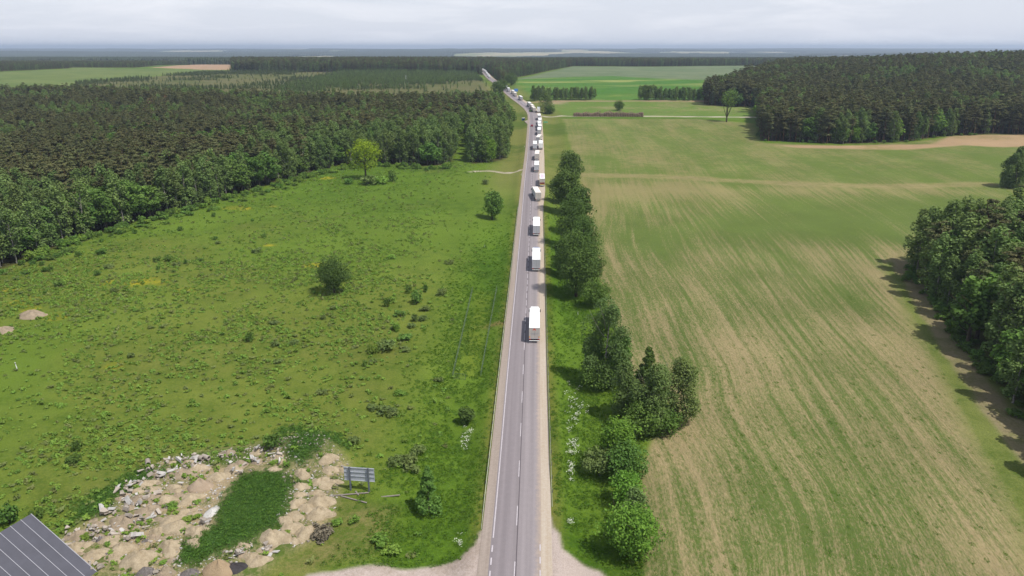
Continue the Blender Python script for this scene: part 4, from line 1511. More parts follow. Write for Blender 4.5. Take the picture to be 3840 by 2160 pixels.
LOWF = forms([tuft(1000 + i, 44, 1.0, .5, .15) for i in range(4)], M_LOW) + forms([tuft(1010 + i, 34, 1.0, .5, .16) for i in range(2)], M_LOWG)
GRF = forms([tuft(1020 + i, 22, .8, .4, .13, True) for i in range(3)], M_GRASSB)
MGF = forms([tuft(1025 + i, 24, .8, .5, .14, True) for i in range(3)], M_MOUND)
STF = forms([tuft(1030 + i, 8, .7, .16, .14, True) for i in range(2)], M_STRAW)


def region_points(x0, x1, y0, y1, sp, seed, visu=.74):
    r = np.random.default_rng(seed)
    gx, gy = np.meshgrid(np.arange(x0, x1, sp), np.arange(y0, y1, sp))
    gx = gx.ravel() + (r.random(gx.size) - .5) * sp; gy = gy.ravel() + (r.random(gy.size) - .5) * sp
    k = np.abs(gx) < visu * (gy + 18)
    return gx[k], gy[k], r


gx, gy, r = region_points(-290, -8, 70, 430, 1.0, 1100)
lat = road_lat(gx, gy)
k = ~inside(F_LEFT, gx, gy) & (lat < -13)
gx, gy, lat = gx[k], gy[k], lat[k]
n1 = fbm(gx, gy, 9, 301, 3); n2 = fbm(gx, gy, 45, 305, 3)
pr = (.25 + .75 * sm(.36, .58, n1)) * (.55 + .45 * sm(.32, .52, n2)) * .95 * (.12 + .88 * sm(-26, -44, lat))
pr *= 1 - .72 * sm(180, 310, gy)
for poly, f in ((RUBBLE, .45), (GRASSM, 0), (DRYP, .15), (GRAVEL_L, 0)):
    pr = np.where(sdf(poly, gx, gy) > -1, pr * f, pr)
k = r.random(len(gx)) < pr
gx, gy = gx[k], gy[k]
s = .6 + .85 * r.random(len(gx)) ** 1.6
print('low plants', len(gx))
scatter('meadow_plants', np.stack([gx, gy, hterr(gx, gy) - .05], 1), LOWF, np.where(r.random(len(gx)) < .82, r.integers(0, 4, len(gx)), r.integers(4, 6, len(gx))),
        np.stack([s * 1.15, s, s * (.6 + .6 * r.random(len(gx)))], 1), r.random(len(gx)) * 6.28, 'low leafy clumps growing all over the rough meadow', 'meadow plants')

gx, gy, r = region_points(-60, 60, 70, 330, .62, 1101)
lat = road_lat(gx, gy)
al = np.abs(lat)
k = (al > 5.9) & (al < 30) & ~inside(FIELD, gx, gy)
for poly in (GRAVEL_L, GRAVEL_R):
    k &= sdf(poly, gx, gy) < -.4
k &= r.random(len(gx)) < (.25 + .75 * sm(.4, .6, fbm(gx, gy, 5, 331, 3))) * sm(30, 16, al) * .85 * sm(330, 130, gy)
gx, gy = gx[k], gy[k]
g2x, g2y, r2 = region_points(-80, -15, 75, 130, .55, 1102)
k = np.zeros(len(g2x), bool)
for poly in (GRASSM, GRASSM2, GRASSM3):
    k |= sdf(poly, g2x, g2y) + 5 * (fbm(g2x, g2y, 9, 41, 3) - .5) > r2.normal(size=len(g2x)) * .7
g2x, g2y = g2x[k], g2y[k]
ng1 = len(gx)
gx = np.concatenate([gx, g2x]); gy = np.concatenate([gy, g2y])
s = .7 + .6 * r.random(len(gx))
print('grass', len(gx))
scatter('verge_grass', np.stack([gx, gy, hterr(gx, gy) - .05], 1), GRF + MGF, r.integers(0, 3, len(gx)) + 3 * (np.arange(len(gx)) >= ng1), np.stack([s, s, s * (.6 + .7 * r.random(len(gx)))], 1), r.random(len(gx)) * 6.28,
        'tall lush grass on the road verges and mounds', 'grass')

gx, gy, r = region_points(14, 150, 70, 230, .8, 1103)
k = (sdf(FIELD, gx, gy) > .5)
k &= r.random(len(gx)) < (.3 + .5 * sm(.4, .6, fbm(gx, gy, 4, 341, 3))) * sm(240, 120, gy)
gx, gy = gx[k], gy[k]
s = .6 + .7 * r.random(len(gx))
print('straw', len(gx))
scatter('stubble', np.stack([gx, gy, hterr(gx, gy) - .03], 1), STF + GRF[:2], np.where(r.random(len(gx)) < .9, r.integers(0, 2, len(gx)), r.integers(2, 4, len(gx))), np.stack([s * .7, s * 1.2, s * .35], 1), 0.07 + .5 * (r.random(len(gx)) - .5),
        'dry straw and grass tufts standing on the stubble field', 'stubble')

# white umbel flowers beside the road


def umbel(seed):
    r = np.random.default_rng(seed)
    n = 9
    C = np.stack([(r.random(n) - .5) * .9, (r.random(n) - .5) * .9, .55 + .4 * r.random(n)], 1)
    N = unit(UP + r.normal(size=(n, 3)) * .25)
    return quads(C, N, .07 + .06 * r.random(n), r, .9)


UMF = forms([umbel(1200 + i) for i in range(3)], M_UMBEL)
up = []
for (a, b, sa, sb, n) in [(2150, 1470, 18, 36, 10), (2165, 1545, 20, 32, 20), (2150, 1585, 14, 18, 7), (2146, 1690, 12, 46, 18), (2155, 1660, 16, 16, 9), (2136, 1955, 6, 6, 5), (1745, 1640, 8, 20, 14), (1770, 1608, 4, 6, 5), (1722, 2025, 6, 10, 8), (2140, 1760, 6, 20, 14)]:
    for q in range(n):
        g = G(a + rng.normal() * sa, b + rng.normal() * sb)
        up.append((g[0], g[1], float(hterr(g[0], g[1]))))
up = np.array(up)
s = .6 + .6 * rng.random(len(up))
scatter('white_flowers', up, UMF, rng.integers(0, 3, len(up)), np.stack([s, s, s], 1), rng.random(len(up)) * 6.28, 'white umbel flowers in drifts on the grassy verges', 'flowers')

# ------------------------------------------------------------------ trucks
M_WHITE = mat_plain('white_paint', (0.80, 0.80, 0.78), 0.45, 0.35, var=0.06, scale=.6, dirt=(.62, .6, .56))
M_CREAM = mat_plain('cream_tarpaulin', (0.76, 0.70, 0.64), 0.55, 0.3, var=0.08, scale=.6, dirt=(.6, .55, .5))
M_LGREY = mat_plain('light_grey_tarpaulin', (0.46, 0.47, 0.50), 0.55, 0.3, var=0.1, scale=.6)
M_DGREY = mat_plain('grey_door_panel', (0.34, 0.34, 0.36), 0.5, 0.3, var=0.1, scale=.8)
M_MGREY = mat_plain('mid_grey_door_panel', (0.42, 0.43, 0.45), 0.5, 0.3, var=0.1, scale=.8)
M_BEIGE = mat_plain('beige_door_panel', (0.50, 0.46, 0.42), 0.5, 0.3, var=0.1, scale=.8)
M_DARK = mat_plain('dark_chassis', (0.02, 0.02, 0.024), 0.7, 0.2)
M_TYRE = mat_plain('tyre_rubber', (0.018, 0.018, 0.018), 0.85, 0.15)
M_RIM = mat_plain('wheel_rim', (0.4, 0.4, 0.4), 0.4, 0.4, 0.5)
M_ALU = mat_plain('aluminium', (0.62, 0.62, 0.63), 0.4, 0.4, 0.3, var=0.08)
M_RED = mat_plain('red_lens', (0.42, 0.03, 0.025), 0.35, 0.4)
M_EMB = mat_plain('red_emblem', (0.62, 0.09, 0.045), 0.5, 0.3, var=.05)
M_ORG = mat_plain('orange_reflector', (0.75, 0.34, 0.05), 0.4, 0.4)
M_YEL = mat_plain('yellow_paint', (0.70, 0.55, 0.12), 0.5, 0.3)
M_MAROON = mat_plain('maroon_paint', (0.20, 0.05, 0.035), 0.5, 0.3)
M_PINK = mat_plain('pink_tarpaulin', (0.72, 0.52, 0.60), 0.6, 0.2, var=.08)
M_GLASS = mat_plain('dark_glass', (0.02, 0.025, 0.03), 0.08, 0.5)
M_CABS = [M_WHITE, mat_plain('blue_cab_paint', (.05, .09, .26), .35, .5), mat_plain('red_cab_paint', (.35, .03, .03), .35, .5), mat_plain('grey_cab_paint', (.2, .2, .21), .35, .5)]


def wheel_mesh(r, w):
    mb = MB()
    mb.tube([(-w / 2, 0, 0), (-w * .42, 0, 0), (w * .42, 0, 0), (w / 2, 0, 0)], [r * .9, r, r, r * .9], 14)
    return mb.mesh('tyre', M_TYRE, False)


WHEEL = wheel_mesh(.5, .32)
RIMM = MB().tube([(-.17, 0, 0), (.17, 0, 0)], .27, 10).mesh('rim', M_RIM)


def wheel(parent, x, y, r=.5):
    w = link('wheel', WHEEL, parent, loc=(x, y, r), scale=(1, r / .5, r / .5))
    link('rim', RIMM, w)
    return w


def make_truck(full=True):
    """articulated truck; origin on the road under the middle of its rear, pointing along +y"""
    t = empty('truck')
    MB().box((0, 6.85, 3.985), (2.55, 13.5, .06), bev=.02).build('roof', M_WHITE, t)
    for s in (-1, 1):
        c = MB()
        c.box((s * 1.245, 6.85, 2.6), (.04, 13.4, 2.7))
        if full:
            for k in range(9):
                c.box((s * 1.269, .9 + k * 1.48, 2.6), (.012, .07, 2.66))
        c.build('side_curtain', M_LGREY, t)
        d = MB().box((s * .625, .115, 2.6), (1.225, .06, 2.62), bev=.015).build('rear_door', M_DGREY, t)
        if full:
            for q in (.28, .52):
                MB().tube([(s * (.05 + q), .07, 1.34), (s * (.05 + q), .07, 3.88)], .018, 5).build('lock_bar', M_ALU, d)
            MB().box((s * 1.02, -.0, 1.08), (.42, .06, .17)).build('tail_light', M_RED, t)
    f = MB()
    f.box((0, .11, 3.93), (2.55, .1, .09)); f.box((0, .11, 1.24), (2.55, .1, .12))
    for s in (-1, 1): f.box((s * 1.25, .11, 2.58), (.05, .1, 2.6))
    f.build('rear_frame', M_ALU, t)
    MB().box((0, -.02, .72), (2.4, .1, .17), bev=.02).build('bumper', M_WHITE, t)
    ch = MB()
    for s in (-1, 1): ch.box((s * .5, 6.9, 1.02), (.14, 13.2, .28))
    ch.box((0, 6.85, 1.2), (2.45, 13.4, .07))
    ch.box((.0, 3.4, .6), (1.9, .14, .14)); ch.box((0, 2.1, .6), (1.9, .14, .14)); ch.box((0, 4.7, .6), (1.9, .14, .14))
    ch.build('trailer_chassis', M_DARK, t)
    MB().box((0, 13.67, 2.6), (2.5, .08, 2.7)).build('front_wall', M_WHITE, t)
    if full:
        for s in (-1, 1):
            MB().box((s * 1.05, 6.6, .62), (.06, 3.4, .5)).build('side_guard', M_ALU, t)
            MB().box((s * .95, 1.42, .5), (.5, .03, .62)).build('mudflap', M_DARK, t)
            MB().box((s * .75, 10.2, .6), (.12, .12, 1.0)).build('landing_leg', M_DARK, t)
    for y in (2.1, 3.4, 4.7):
        for s in (-1, 1): wheel(t, s * 1.06, y)
    # tractor
    MB().box((0, 13.6, .8), (.9, 5.4, .3)).build('tractor_chassis', M_DARK, t)
    cb = MB()
    cb.add([(-1.22, 14.35, .55), (1.22, 14.35, .55), (1.22, 16.45, .55), (-1.22, 16.45, .55),
            (-1.22, 14.35, 3.0), (1.22, 14.35, 3.0), (1.18, 16.5, 2.0), (-1.18, 16.5, 2.0),
            (1.12, 16.2, 3.1), (-1.12, 16.2, 3.1), (1.05, 14.5, 3.75), (-1.05, 14.5, 3.75), (.95, 15.6, 3.65), (-.95, 15.6, 3.65)],
           [(3, 2, 1, 0), (0, 1, 5, 4), (2, 3, 7, 6), (1, 2, 6, 5), (3, 0, 4, 7), (6, 7, 9, 8), (5, 6, 8), (7, 4, 9), (4, 5, 10, 11), (5, 8, 12, 10), (8, 9, 13, 12), (9, 4, 11, 13), (10, 12, 13, 11)])
    cab = cb.build('cab', M_CABS[0], t)
    MB().box((0, 16.43, 2.5), (2.1, .03, .8)).build('windscreen', M_GLASS, cab).rotation_euler = (0, 0, 0)
    for s in (-1, 1):
        MB().box((s * 1.42, 15.95, 2.35), (.22, .14, .75), bev=.03).build('mirror', M_DARK, t)
        for y in (12.5, 15.6): wheel(t, s * 1.02, y)
    return t


def paint(o, mat):
    o.material_slots[0].link = 'OBJECT'
    o.material_slots[0].material = mat


proto = make_truck(True)
TR = []


def place_truck(px, py, yaw, label, group, roof=None, side=None, door=None, cabm=None):
    o = proto if not TR else copy_tree(proto)
    g = G(px, py)
    k = int(np.argmin((RX - g[0]) ** 2 + (RY - g[1]) ** 2))
    lift = max(0, g[1] - 200) * 0.00035
    o.location = (g[0], g[1], float(hbase(g[0], g[1])) + .09 + lift)
    hd = -math.atan2(RTX[min(k + 4, KN)], RTY[min(k + 4, KN)]) + math.radians(yaw)
    # stand on the slope of the road
    sl = (float(hbase(g[0] - math.sin(hd) * 14, g[1] + math.cos(hd) * 14)) - float(hbase(g[0], g[1]))) / 14
    o.rotation_euler = Euler((math.atan(sl), 0, hd), 'XYZ')
    tag(o, label, 'truck', group)
    for ch in o.children:
        b = ch.name.split('.')[0]
        if b == 'roof' and roof: paint(ch, roof)
        if b == 'side_curtain' and side: paint(ch, side)
        if b == 'rear_door' and door: paint(ch, door)
        if b == 'cab' and cabm: paint(ch, cabm)
    TR.append(o)
    return o


GQ = 'trucks queuing along the road'
t1 = place_truck(2003.5, 1289, 0, 'nearest truck, white roof and red emblem on grey rear doors', GQ, M_WHITE, M_LGREY, M_BEIGE)
place_truck(2010.5, 1021, 0, 'second truck from the camera, white roof and plain grey rear', GQ, M_WHITE, M_LGREY, M_MGREY, M_CABS[1])
place_truck(2011.5, 888, 0, 'third truck from the camera, directly ahead of the second', GQ, M_WHITE, M_LGREY, M_LGREY)
place_truck(2018.5, 757, 6.5, 'cream truck turned left, pulling out of the sandy shoulder', GQ, M_CREAM, M_LGREY, M_BEIGE, M_CABS[3])
t5 = place_truck(2033, 702, 0, 'truck with pink roof panel and maroon tail parked on the sand', GQ, M_WHITE, M_BEIGE, M_BEIGE, M_CABS[2])
place_truck(2012, 648, 0, 'white roofed grey truck just ahead of the pink roofed one', GQ, M_WHITE, M_LGREY, M_LGREY)
place_truck(2013, 604, -1.5, 'cream truck close behind the pair standing side by side', GQ, M_CREAM, M_BEIGE, M_BEIGE)
place_truck(2006, 565, 0, 'left truck of the two standing side by side', GQ, M_WHITE, M_LGREY, M_LGREY, M_CABS[1])
place_truck(2027.5, 563, 0, 'right truck of the two side by side, on the sandy shoulder', GQ, M_WHITE, M_WHITE, M_WHITE)
place_truck(2016.5, 538, -6, 'cream truck turned right towards the sandy shoulder', GQ, M_CREAM, M_BEIGE, M_DGREY)
place_truck(2022, 509, 0, 'white truck next beyond the cream truck turned right', GQ, M_WHITE, M_LGREY, M_MGREY)
place_truck(2025, 494, 2, 'fourth truck counted down from the green roadside sign', GQ, M_WHITE, M_LGREY, M_LGREY, M_CABS[2])
place_truck(2022, 482, 0, 'truck level with the red car', GQ, M_WHITE, M_WHITE, M_LGREY)
place_truck(2024.5, 470, 0, 'truck beside the green roadside sign', GQ, M_WHITE, M_LGREY, M_LGREY)
place_truck(2022, 453, 0, 'dark grey backed truck at the start of the bend', GQ, M_WHITE, M_DGREY, M_DGREY)
place_truck(2020, 424.5, -4, 'white truck at the mouth of the pale field track', GQ, M_WHITE, M_WHITE, M_WHITE)
place_truck(2004, 422.5, 2, 'pale truck in the bend, last of its tight column', GQ, M_CREAM, M_BEIGE, M_BEIGE)
place_truck(1998.5, 413.5, 0, 'second truck of the tight column in the bend', GQ, M_CREAM, M_BEIGE, M_BEIGE)
place_truck(1989, 404.5, 0, 'first truck of the tight column in the bend', GQ, M_WHITE, M_DGREY, M_DGREY)
place_truck(1956, 378.5, 0, 'lone truck between the bend and the blue sign', GQ, M_WHITE, M_DGREY, M_DGREY)
place_truck(1934, 363.5, 0, 'pale truck right of the road just below the blue sign', GQ, M_CREAM, M_BEIGE, M_BEIGE)
place_truck(1926, 355.5, 0, 'pale truck beside the blue sign', GQ, M_WHITE, M_BEIGE, M_BEIGE)
place_truck(1909, 345.5, 0, 'first truck beyond the blue sign', GQ, M_WHITE, M_LGREY, M_LGREY)
place_truck(1900, 337.5, 0, 'second truck beyond the blue sign', GQ, M_WHITE, M_DGREY, M_DGREY)
place_truck(1891, 330, 0, 'orange cream truck high behind the trees past the blue sign', GQ, M_CREAM, mat_plain('ochre_tarpaulin', (.5, .33, .16), .6), M_BEIGE)
for (a, b) in [(1836, 293.5), (1831, 288), (1826.5, 282), (1823, 276), (1818, 271.5), (1812, 268), (1805, 264.5), (1797, 261)]:
    place_truck(a, b, 0, 'tiny white truck where the queue climbs between the far woods', 'far trucks between the woods', M_WHITE, M_WHITE, M_WHITE)

# emblem and illegible lettering on the nearest truck
em = MB()
pts = []
for k in range(9):
    a = math.radians(200 - 220 * k / 8)
    pts.append((math.cos(a), math.sin(a)))
for k in range(8):
    (x0, z0), (x1, z1_) = pts[k], pts[k + 1]
    o, i = .40, .2
    yv = .066
    em.add([(x0 * o, yv, 3.38 + z0 * o), (x1 * o, yv, 3.38 + z1_ * o), (x1 * i * 1.1, yv, 3.30 + z1_ * i), (x0 * i * 1.1, yv, 3.30 + z0 * i)], [(0, 1, 2, 3)])
em.add([(-.12, .064, 3.7), (.12, .064, 3.7), (.02, .064, 3.95)], [(0, 1, 2)])
e = em.build('emblem', M_EMB, t1); e['label'] = 'red arch shaped emblem'
lt = MB()
for zz, wd in ((2.62, 1.5), (2.48, 1.5), (2.34, 1.4)):
    x = -wd / 2
    rr2 = random.Random(int(zz * 100))
    while x < wd / 2:
        w = rr2.uniform(.08, .24)
        lt.box((x + w / 2, .068, zz), (w, .012, .06)); x += w + .05
lt.build('lettering', M_DGREY, t1)
for s in (-1, 1):
    MB().box((s * 1.13, .062, 1.62), (.2, .02, .42)).build('reflector', M_ORG, t1)
MB().box((0, 6.9, 4.03), (1.7, 9.5, .03)).build('roof_panel', M_PINK, t5)['label'] = 'pink panel set in the white roof'
MB().box((0, .06, 1.75), (2.3, .06, .85)).build('tail_panel', M_MAROON, t5)['label'] = 'maroon lower tail panel'
MB().box((0, .0, 1.12), (2.3, .07, .22)).build('tail_beam', M_YEL, t5)['label'] = 'yellow tail beam'

# ------------------------------------------------------------------ red car
car = empty('car')
M_CAR = mat_plain('red_car_paint', (.30, .03, .06), .3, .5, var=.05)
cb = MB()
prof = [(-2.1, .35), (-2.1, .85), (-1.9, .95), (-1.45, 1.42), (.35, 1.45), (1.05, 1.0), (2.0, .85), (2.1, .5), (2.1, .35)]
for s in (-.86, .86): cb.v += [(s * (.86 if z > 1.2 else 1), y, z) for y, z in prof]
n = len(prof)
cb.f += [tuple(range(n))[::-1], tuple(range(n, 2 * n))] + [(i, (i + 1) % n, n + (i + 1) % n, n + i) for i in range(n)]
cb.build('body', M_CAR, car)
MB().box((0, 0, 0), (1.35, .03, .5)).build('rear_window', M_GLASS, car, loc=(0, -1.72, 1.2), rot=(-.75, 0, 0))
MB().box((0, 0, 0), (1.35, .03, .75)).build('windscreen', M_GLASS, car, loc=(0, .75, 1.25), rot=(1.0, 0, 0))
for s in (-1, 1):
    MB().box((s * .62, -2.1, .78), (.3, .04, .16)).build('tail_light', M_RED, car)
    for y in (-1.3, 1.3): wheel(car, s * .76, y, .32)
g = G(1995, 476)
car.location = (g[0], g[1] + 2, float(hbase(*g)) + .09 + (g[1] - 200) * .00035)
car.rotation_euler = (.02, 0, 0.0)
tag(car, 'small dark red car driving in the left lane', 'car')

# ------------------------------------------------------------------ signs, shelter, posts
M_BLUE = mat_plain('blue_sign', (.08, .22, .55), .5, .3)
M_GREEN = mat_plain('green_sign', (.10, .42, .26), .5, .3, var=.15)
M_STEEL = mat_plain('grey_steel', (.32, .33, .34), .5, .4, .3)


def sign(px, py, w, h, z0, mat, label, yaw=0):
    p = P(px, py)
    t = empty('road_sign', p, yaw)
    for s in (-.36, .36): MB().tube([(s * w, .05, -.2), (s * w, .05, z0 + h * .9)], .05, 6).build('post', M_STEEL, t)
    pn = MB().box((0, 0, z0 + h / 2), (w, .05, h), bev=.01).build('panel', mat, t)
    MB().box((0, .04, z0 + h * .5), (w * .96, .03, .06)).build('back_rail', M_STEEL, pn)
    return tag(t, label, 'road sign')


sign(1935, 352, 4.4, 3.0, 2.6, M_BLUE, 'blue rectangular road sign beyond the bend')
sign(2046, 466, 3.4, .85, 1.3, M_GREEN, 'long green roadside sign right of the truck queue')
p = P(1963, 452)
bs = empty('bus_shelter', p, .3)
bs.scale = (.85, .85, .85)
MB().box((0, 1.2, 1.15), (2.6, .1, 2.3)).build('back_wall', M_BLUE, bs)
for s in (-1, 1): MB().box((s * 1.3, .3, 1.15), (.1, 1.9, 2.3)).build('side_wall', M_BLUE, bs)
MB().box((0, .3, 2.4), (3.0, 2.4, .14), bev=.03).build('roof', M_WHITE, bs)
MB().box((0, .85, .45), (2.2, .4, .08)).build('bench', M_DGREY, bs)
tag(bs, 'blue bus shelter with white roof left of the road', 'bus shelter')
apr = wpoly([(1966, 455), (1990, 447), (1988, 470), (1978, 466)])
V = [(a, b, float(hbase(a, b)) + .06 + (b - 200) * .0003) for a, b in apr]
tag(link('bus_bay', mesh_np('bus_bay', V, [(0, 1, 2, 3)], [M_SHL])), 'pale paved bay in front of the bus shelter', 'paving', None, 'structure')

M_WPOST = mat_plain('white_post_paint', (.75, .75, .72), .6, .3)


def post(px, py, h, r, label, lean=0.0, cat='post', nm='marker_post'):
    p = P(px, py)
    t = empty(nm, p)
    MB().tube([(0, 0, -.2), (lean * h, 0, h)], [r, r * .8], 6).build('shaft', M_WPOST, t)
    MB().tube([(lean * h * .78, 0, h * .78), (lean * h * .86, 0, h * .86)], r * 1.15, 6).build('band', M_DARK, t)
    return tag(t, label, cat)


post(66, 1388, 1.9, .10, 'white leaning post alone in the left meadow', -.12)
post(2167, 1182, 1.0, .06, 'white post on the right verge beside the first truck')
post(1966, 552, 1.2, .09, 'white roadside post left of the two side by side trucks')
post(1955, 657, 1.2, .09, 'white roadside post at the left field track')
post(1817, 928, .9, .06, 'small white post on the left verge')
p = P(1523, 313)
up_ = empty('utility_pole', p)
MB().tube([(0, 0, -.5), (0, 0, 11)], [.28, .2], 6).build('shaft', M_WPOST, up_)
MB().box((0, 0, 10.3), (1.8, .14, .14)).build('crossarm', M_STEEL, up_)
tag(up_, 'pale pole standing on the heath', 'pole')

# ------------------------------------------------------------------ billboard seen from behind
M_SHEET = mat_plain('weathered_zinc_sheet', A(205, 210, 218), .6, .3, 0, var=.2, scale=.8)
M_BPOST = mat_plain('billboard_post', A(120, 126, 136), .55, .4, 0)
a = P(1316, 1838); b = P(1385, 1843)
mid = (a + b) / 2
yaw = math.atan2(b.y - a.y, b.x - a.x)
bb = empty('billboard', mid, yaw)
hw = (b - a).length / 2
zt = hpx(a, 1316, 1752); zb = hpx(a, 1316, 1803)
W = wpx(mid, 117)
npan = 6
for k in range(npan):
    x0 = -W / 2 + W * k / npan
    MB().box((x0 + W / npan / 2, .12, (zt + zb) / 2), (W / npan - .02, .03, zt - zb)).build('sheet', M_SHEET, bb)
for s in (-1, 1):
    MB().box((s * hw, -.06, zt * .49), (.24, .2, zt * .99 + .3)).build('post', M_BPOST, bb)
for q in (.04, .36, .66, .96):
    MB().box((0, .06, zb + (zt - zb) * q), (W, .08, .1)).build('crossbar', M_SHEET, bb)
tag(bb, 'grey billboard on two posts seen from behind', 'billboard')

# ------------------------------------------------------------------ green fence round the basin
M_FENCE = mat_plain('green_fence_paint', A(120, 142, 108), .6, .3, var=.15)
fc = empty('wire_fence', P(1750, 1230))
base = fc.location.copy()
pp = MB().box((0, 0, .65), (.08, .08, 1.5)).mesh('post', M_FENCE)


def fence_run(p0, p1, gap=None):
    a = G(*p0); b = G(*p1)
    L = float(np.hypot(*(b - a))); n = max(1, int(L / 2.6))
    for i in range(n + 1):
        t = i / n
        if gap and gap[0] < t < gap[1]: continue
        q = a + (b - a) * t
        z = float(hterr(*q))
        link('post', pp, fc, loc=Vector((q[0], q[1], z)) - base)
        if i < n and not (gap and (gap[0] < (i + 1) / n < gap[1])):
            q2 = a + (b - a) * (i + 1) / n
            z2 = float(hterr(*q2))
            mb = MB()
            for hh, rr2 in ((1.3, .03), (.95, .012), (.6, .012), (.3, .012), (.08, .02)):
                mb.tube([Vector((q[0], q[1], z + hh)) - base, Vector((q2[0], q2[1], z2 + hh)) - base], rr2, 4, False)
            for j in range(1, 9):
                f = j / 9
                qq = q + (q2 - q) * f; zz = z + (z2 - z) * f
                mb.tube([Vector((qq[0], qq[1], zz + .08)) - base, Vector((qq[0], qq[1], zz + 1.3)) - base], .009, 3, False)
            mb.build('wire_panel', M_FENCE, fc)


fence_run((1697, 1402), (1772, 1078))
fence_run((1803, 1398), (1863, 1076))
fence_run((1697, 1402), (1745, 1406))
tag(fc, 'low green wire fence round a long grassy basin left of the road', 'fence')

# ------------------------------------------------------------------ heaps and rubble


def mat_soil(name, a, b, sc=.9):
    t = NT(name)
    pos = t.n('ShaderNodeNewGeometry').outputs['Position']
    n1 = t.noise(pos, sc, 6, .65); n2 = t.noise(pos, 5, 4, .7)
    f = t.ramp(t.math('ADD', t.math('MULTIPLY', n1, .6), t.math('MULTIPLY', n2, .4)), .4, .62)
    bm = t.n('ShaderNodeBump', {'Strength': .7, 'Distance': .25, 'Height': n2}).outputs[0]
    t.bsdf(t.mix(f, c4(a), c4(b)), .95, .08, 0, bm)
    return t.m


M_SAND = mat_soil('heap_sand', A(214, 196, 166), A(178, 161, 132))
M_SANDG = mat_soil('heap_grey_sand', A(196, 176, 150), A(160, 146, 124))
M_LIME = mat_soil('white_lime', A(240, 238, 232), A(220, 214, 205))
M_TAR = mat_soil('dark_millings', A(88, 84, 86), A(70, 66, 68))
M_GRAV = mat_soil('grey_gravel', A(150, 142, 138), A(116, 110, 106), 2.5)
M_CONC = mat_plain('old_concrete', A(204, 192, 178), .9, .1, var=.25, scale=1.2, dirt=A(130, 120, 108), rnd=.2)
M_CONCW = mat_plain('pale_concrete', A(222, 218, 212), .9, .1, var=.2, scale=1.2, dirt=A(170, 160, 150), rnd=.15)
M_TWIG = mat_leaf('dry_twigs', A(120, 112, 96), A(92, 86, 74), .1, .01, .1)


def heap_mesh(seed, mat, rough=.16, lump=.25):
    r = np.random.default_rng(seed)
    nr, na = 13, 30
    ph = r.random(6) * 6.28
    V = [(0, 0, 1.0)]
    for i in range(1, nr + 1):
        t = i / nr
        for j in range(na):
            a = 6.2832 * j / na
            rad = t * (1 + lump * (.5 * math.sin(2 * a + ph[0]) + .35 * math.sin(3 * a + ph[1]) + .25 * math.sin(5 * a + ph[2])) * t)
            x, y = math.cos(a) * rad, math.sin(a) * rad
            n = float(fbm(np.array([x + seed]), np.array([y]), .55, seed, 3)[0]) - .5
            z = (1 - t ** 1.35) * (1 + .12 * math.sin(3 * a + ph[3])) + rough * 2.6 * n * (1 - t * t) + rough * .5 * (r.random() - .5) * (1 - t)
            V.append((x, y, z if i < nr else -.25))
    tri = [(0, 1 + j, 1 + (j + 1) % na) for j in range(na)]
    qd = [(1 + (i - 1) * na + j, 1 + i * na + j, 1 + i * na + (j + 1) % na, 1 + (i - 1) * na + (j + 1) % na) for i in range(1, nr) for j in range(na)]
    me = bpy.data.meshes.new('heap'); me.from_pydata(V, [], tri + qd); me.materials.append(mat)
    me.polygons.foreach_set('use_smooth', np.ones(len(me.polygons), bool)); me.update()
    return me


HS = [heap_mesh(1300 + i, M_SAND, .34, .34) for i in range(5)]
HG = [heap_mesh(1310 + i, M_SANDG, .3, .3) for i in range(4)]
HR = [heap_mesh(1320 + i, M_GRAV, .4, .3) for i in range(3)]


def heap(zx, zy, zw, kind, label, group=None, hk=.34, me=None, nm='sand_heap', cat='heap', dep=.8):
    px, py = zr(zx, zy)
    p = P(px, py)
    W = wpx(p, zw / 1.7173) * (rng.uniform(.7, 1.1) if group else 1.0)
    m = me or {0: HS, 1: HG, 2: HR}[kind][int(rng.integers(3))]
    o = link(nm, m, None, (p.x, p.y + W * .25, p.z - .05), (0, 0, rng.random() * .8 - .4), (W / 2 * 1.05, W / 2 * dep, W * hk * (.8 + .4 * rng.random())))
    return tag(o, label, cat, group)


g_r = 'sand heaps in the row beside the billboard'
for (a, b, w) in [(2105, 400, 150), (2120, 470, 120), (2205, 465, 95), (1935, 495, 140), (1930, 575, 155), (2060, 560, 160), (2150, 545, 120), (1920, 625, 125), (2030, 630, 150), (1900, 685, 115), (2055, 690, 205), (1880, 770, 170),
                  (2050, 765, 195), (1965, 720, 150), (1860, 850, 210), (1960, 885, 170), (1745, 930, 200), (1690, 985, 130), (1555, 960, 105), (1900, 925, 130), (1820, 800, 140), (1600, 1040, 180), (1660, 1060, 160)]:
    heap(a, b, w, 0, 'tan sand heap in the row running down from the billboard', g_r, .28)
g_l = 'sandy heaps left of the grassy mound'
for (a, b, w, k) in [(1400, 520, 160, 0), (1790, 395, 140, 0), (1760, 460, 120, 0), (930, 560, 150, 0), (870, 600, 130, 0), (970, 590, 130, 0), (1110, 585, 150, 0), (1060, 660, 140, 0), (1220, 660, 170, 0), (1180, 735, 100, 0),
                     (1240, 755, 120, 0), (1090, 805, 190, 0), (1130, 860, 210, 0), (1250, 875, 190, 0), (1010, 870, 130, 0), (770, 990, 200, 0), (600, 1020, 190, 0), (1080, 985, 190, 0), (470, 975, 160, 0), (950, 1010, 130, 0), (1330, 830, 110, 0),
                     (690, 930, 150, 0), (540, 950, 120, 0), (1240, 940, 120, 0), (1660, 350, 130, 0), (1110, 420, 120, 0), (1210, 420, 110, 0), (1270, 460, 140, 0), (1500, 470, 130, 0), (430, 1010, 110, 0), (520, 1060, 140, 0), (720, 1040, 150, 0)]:
    heap(a, b, w, k, 'lumpy sand heap on the waste ground left of the grassy mound', g_l, .24)
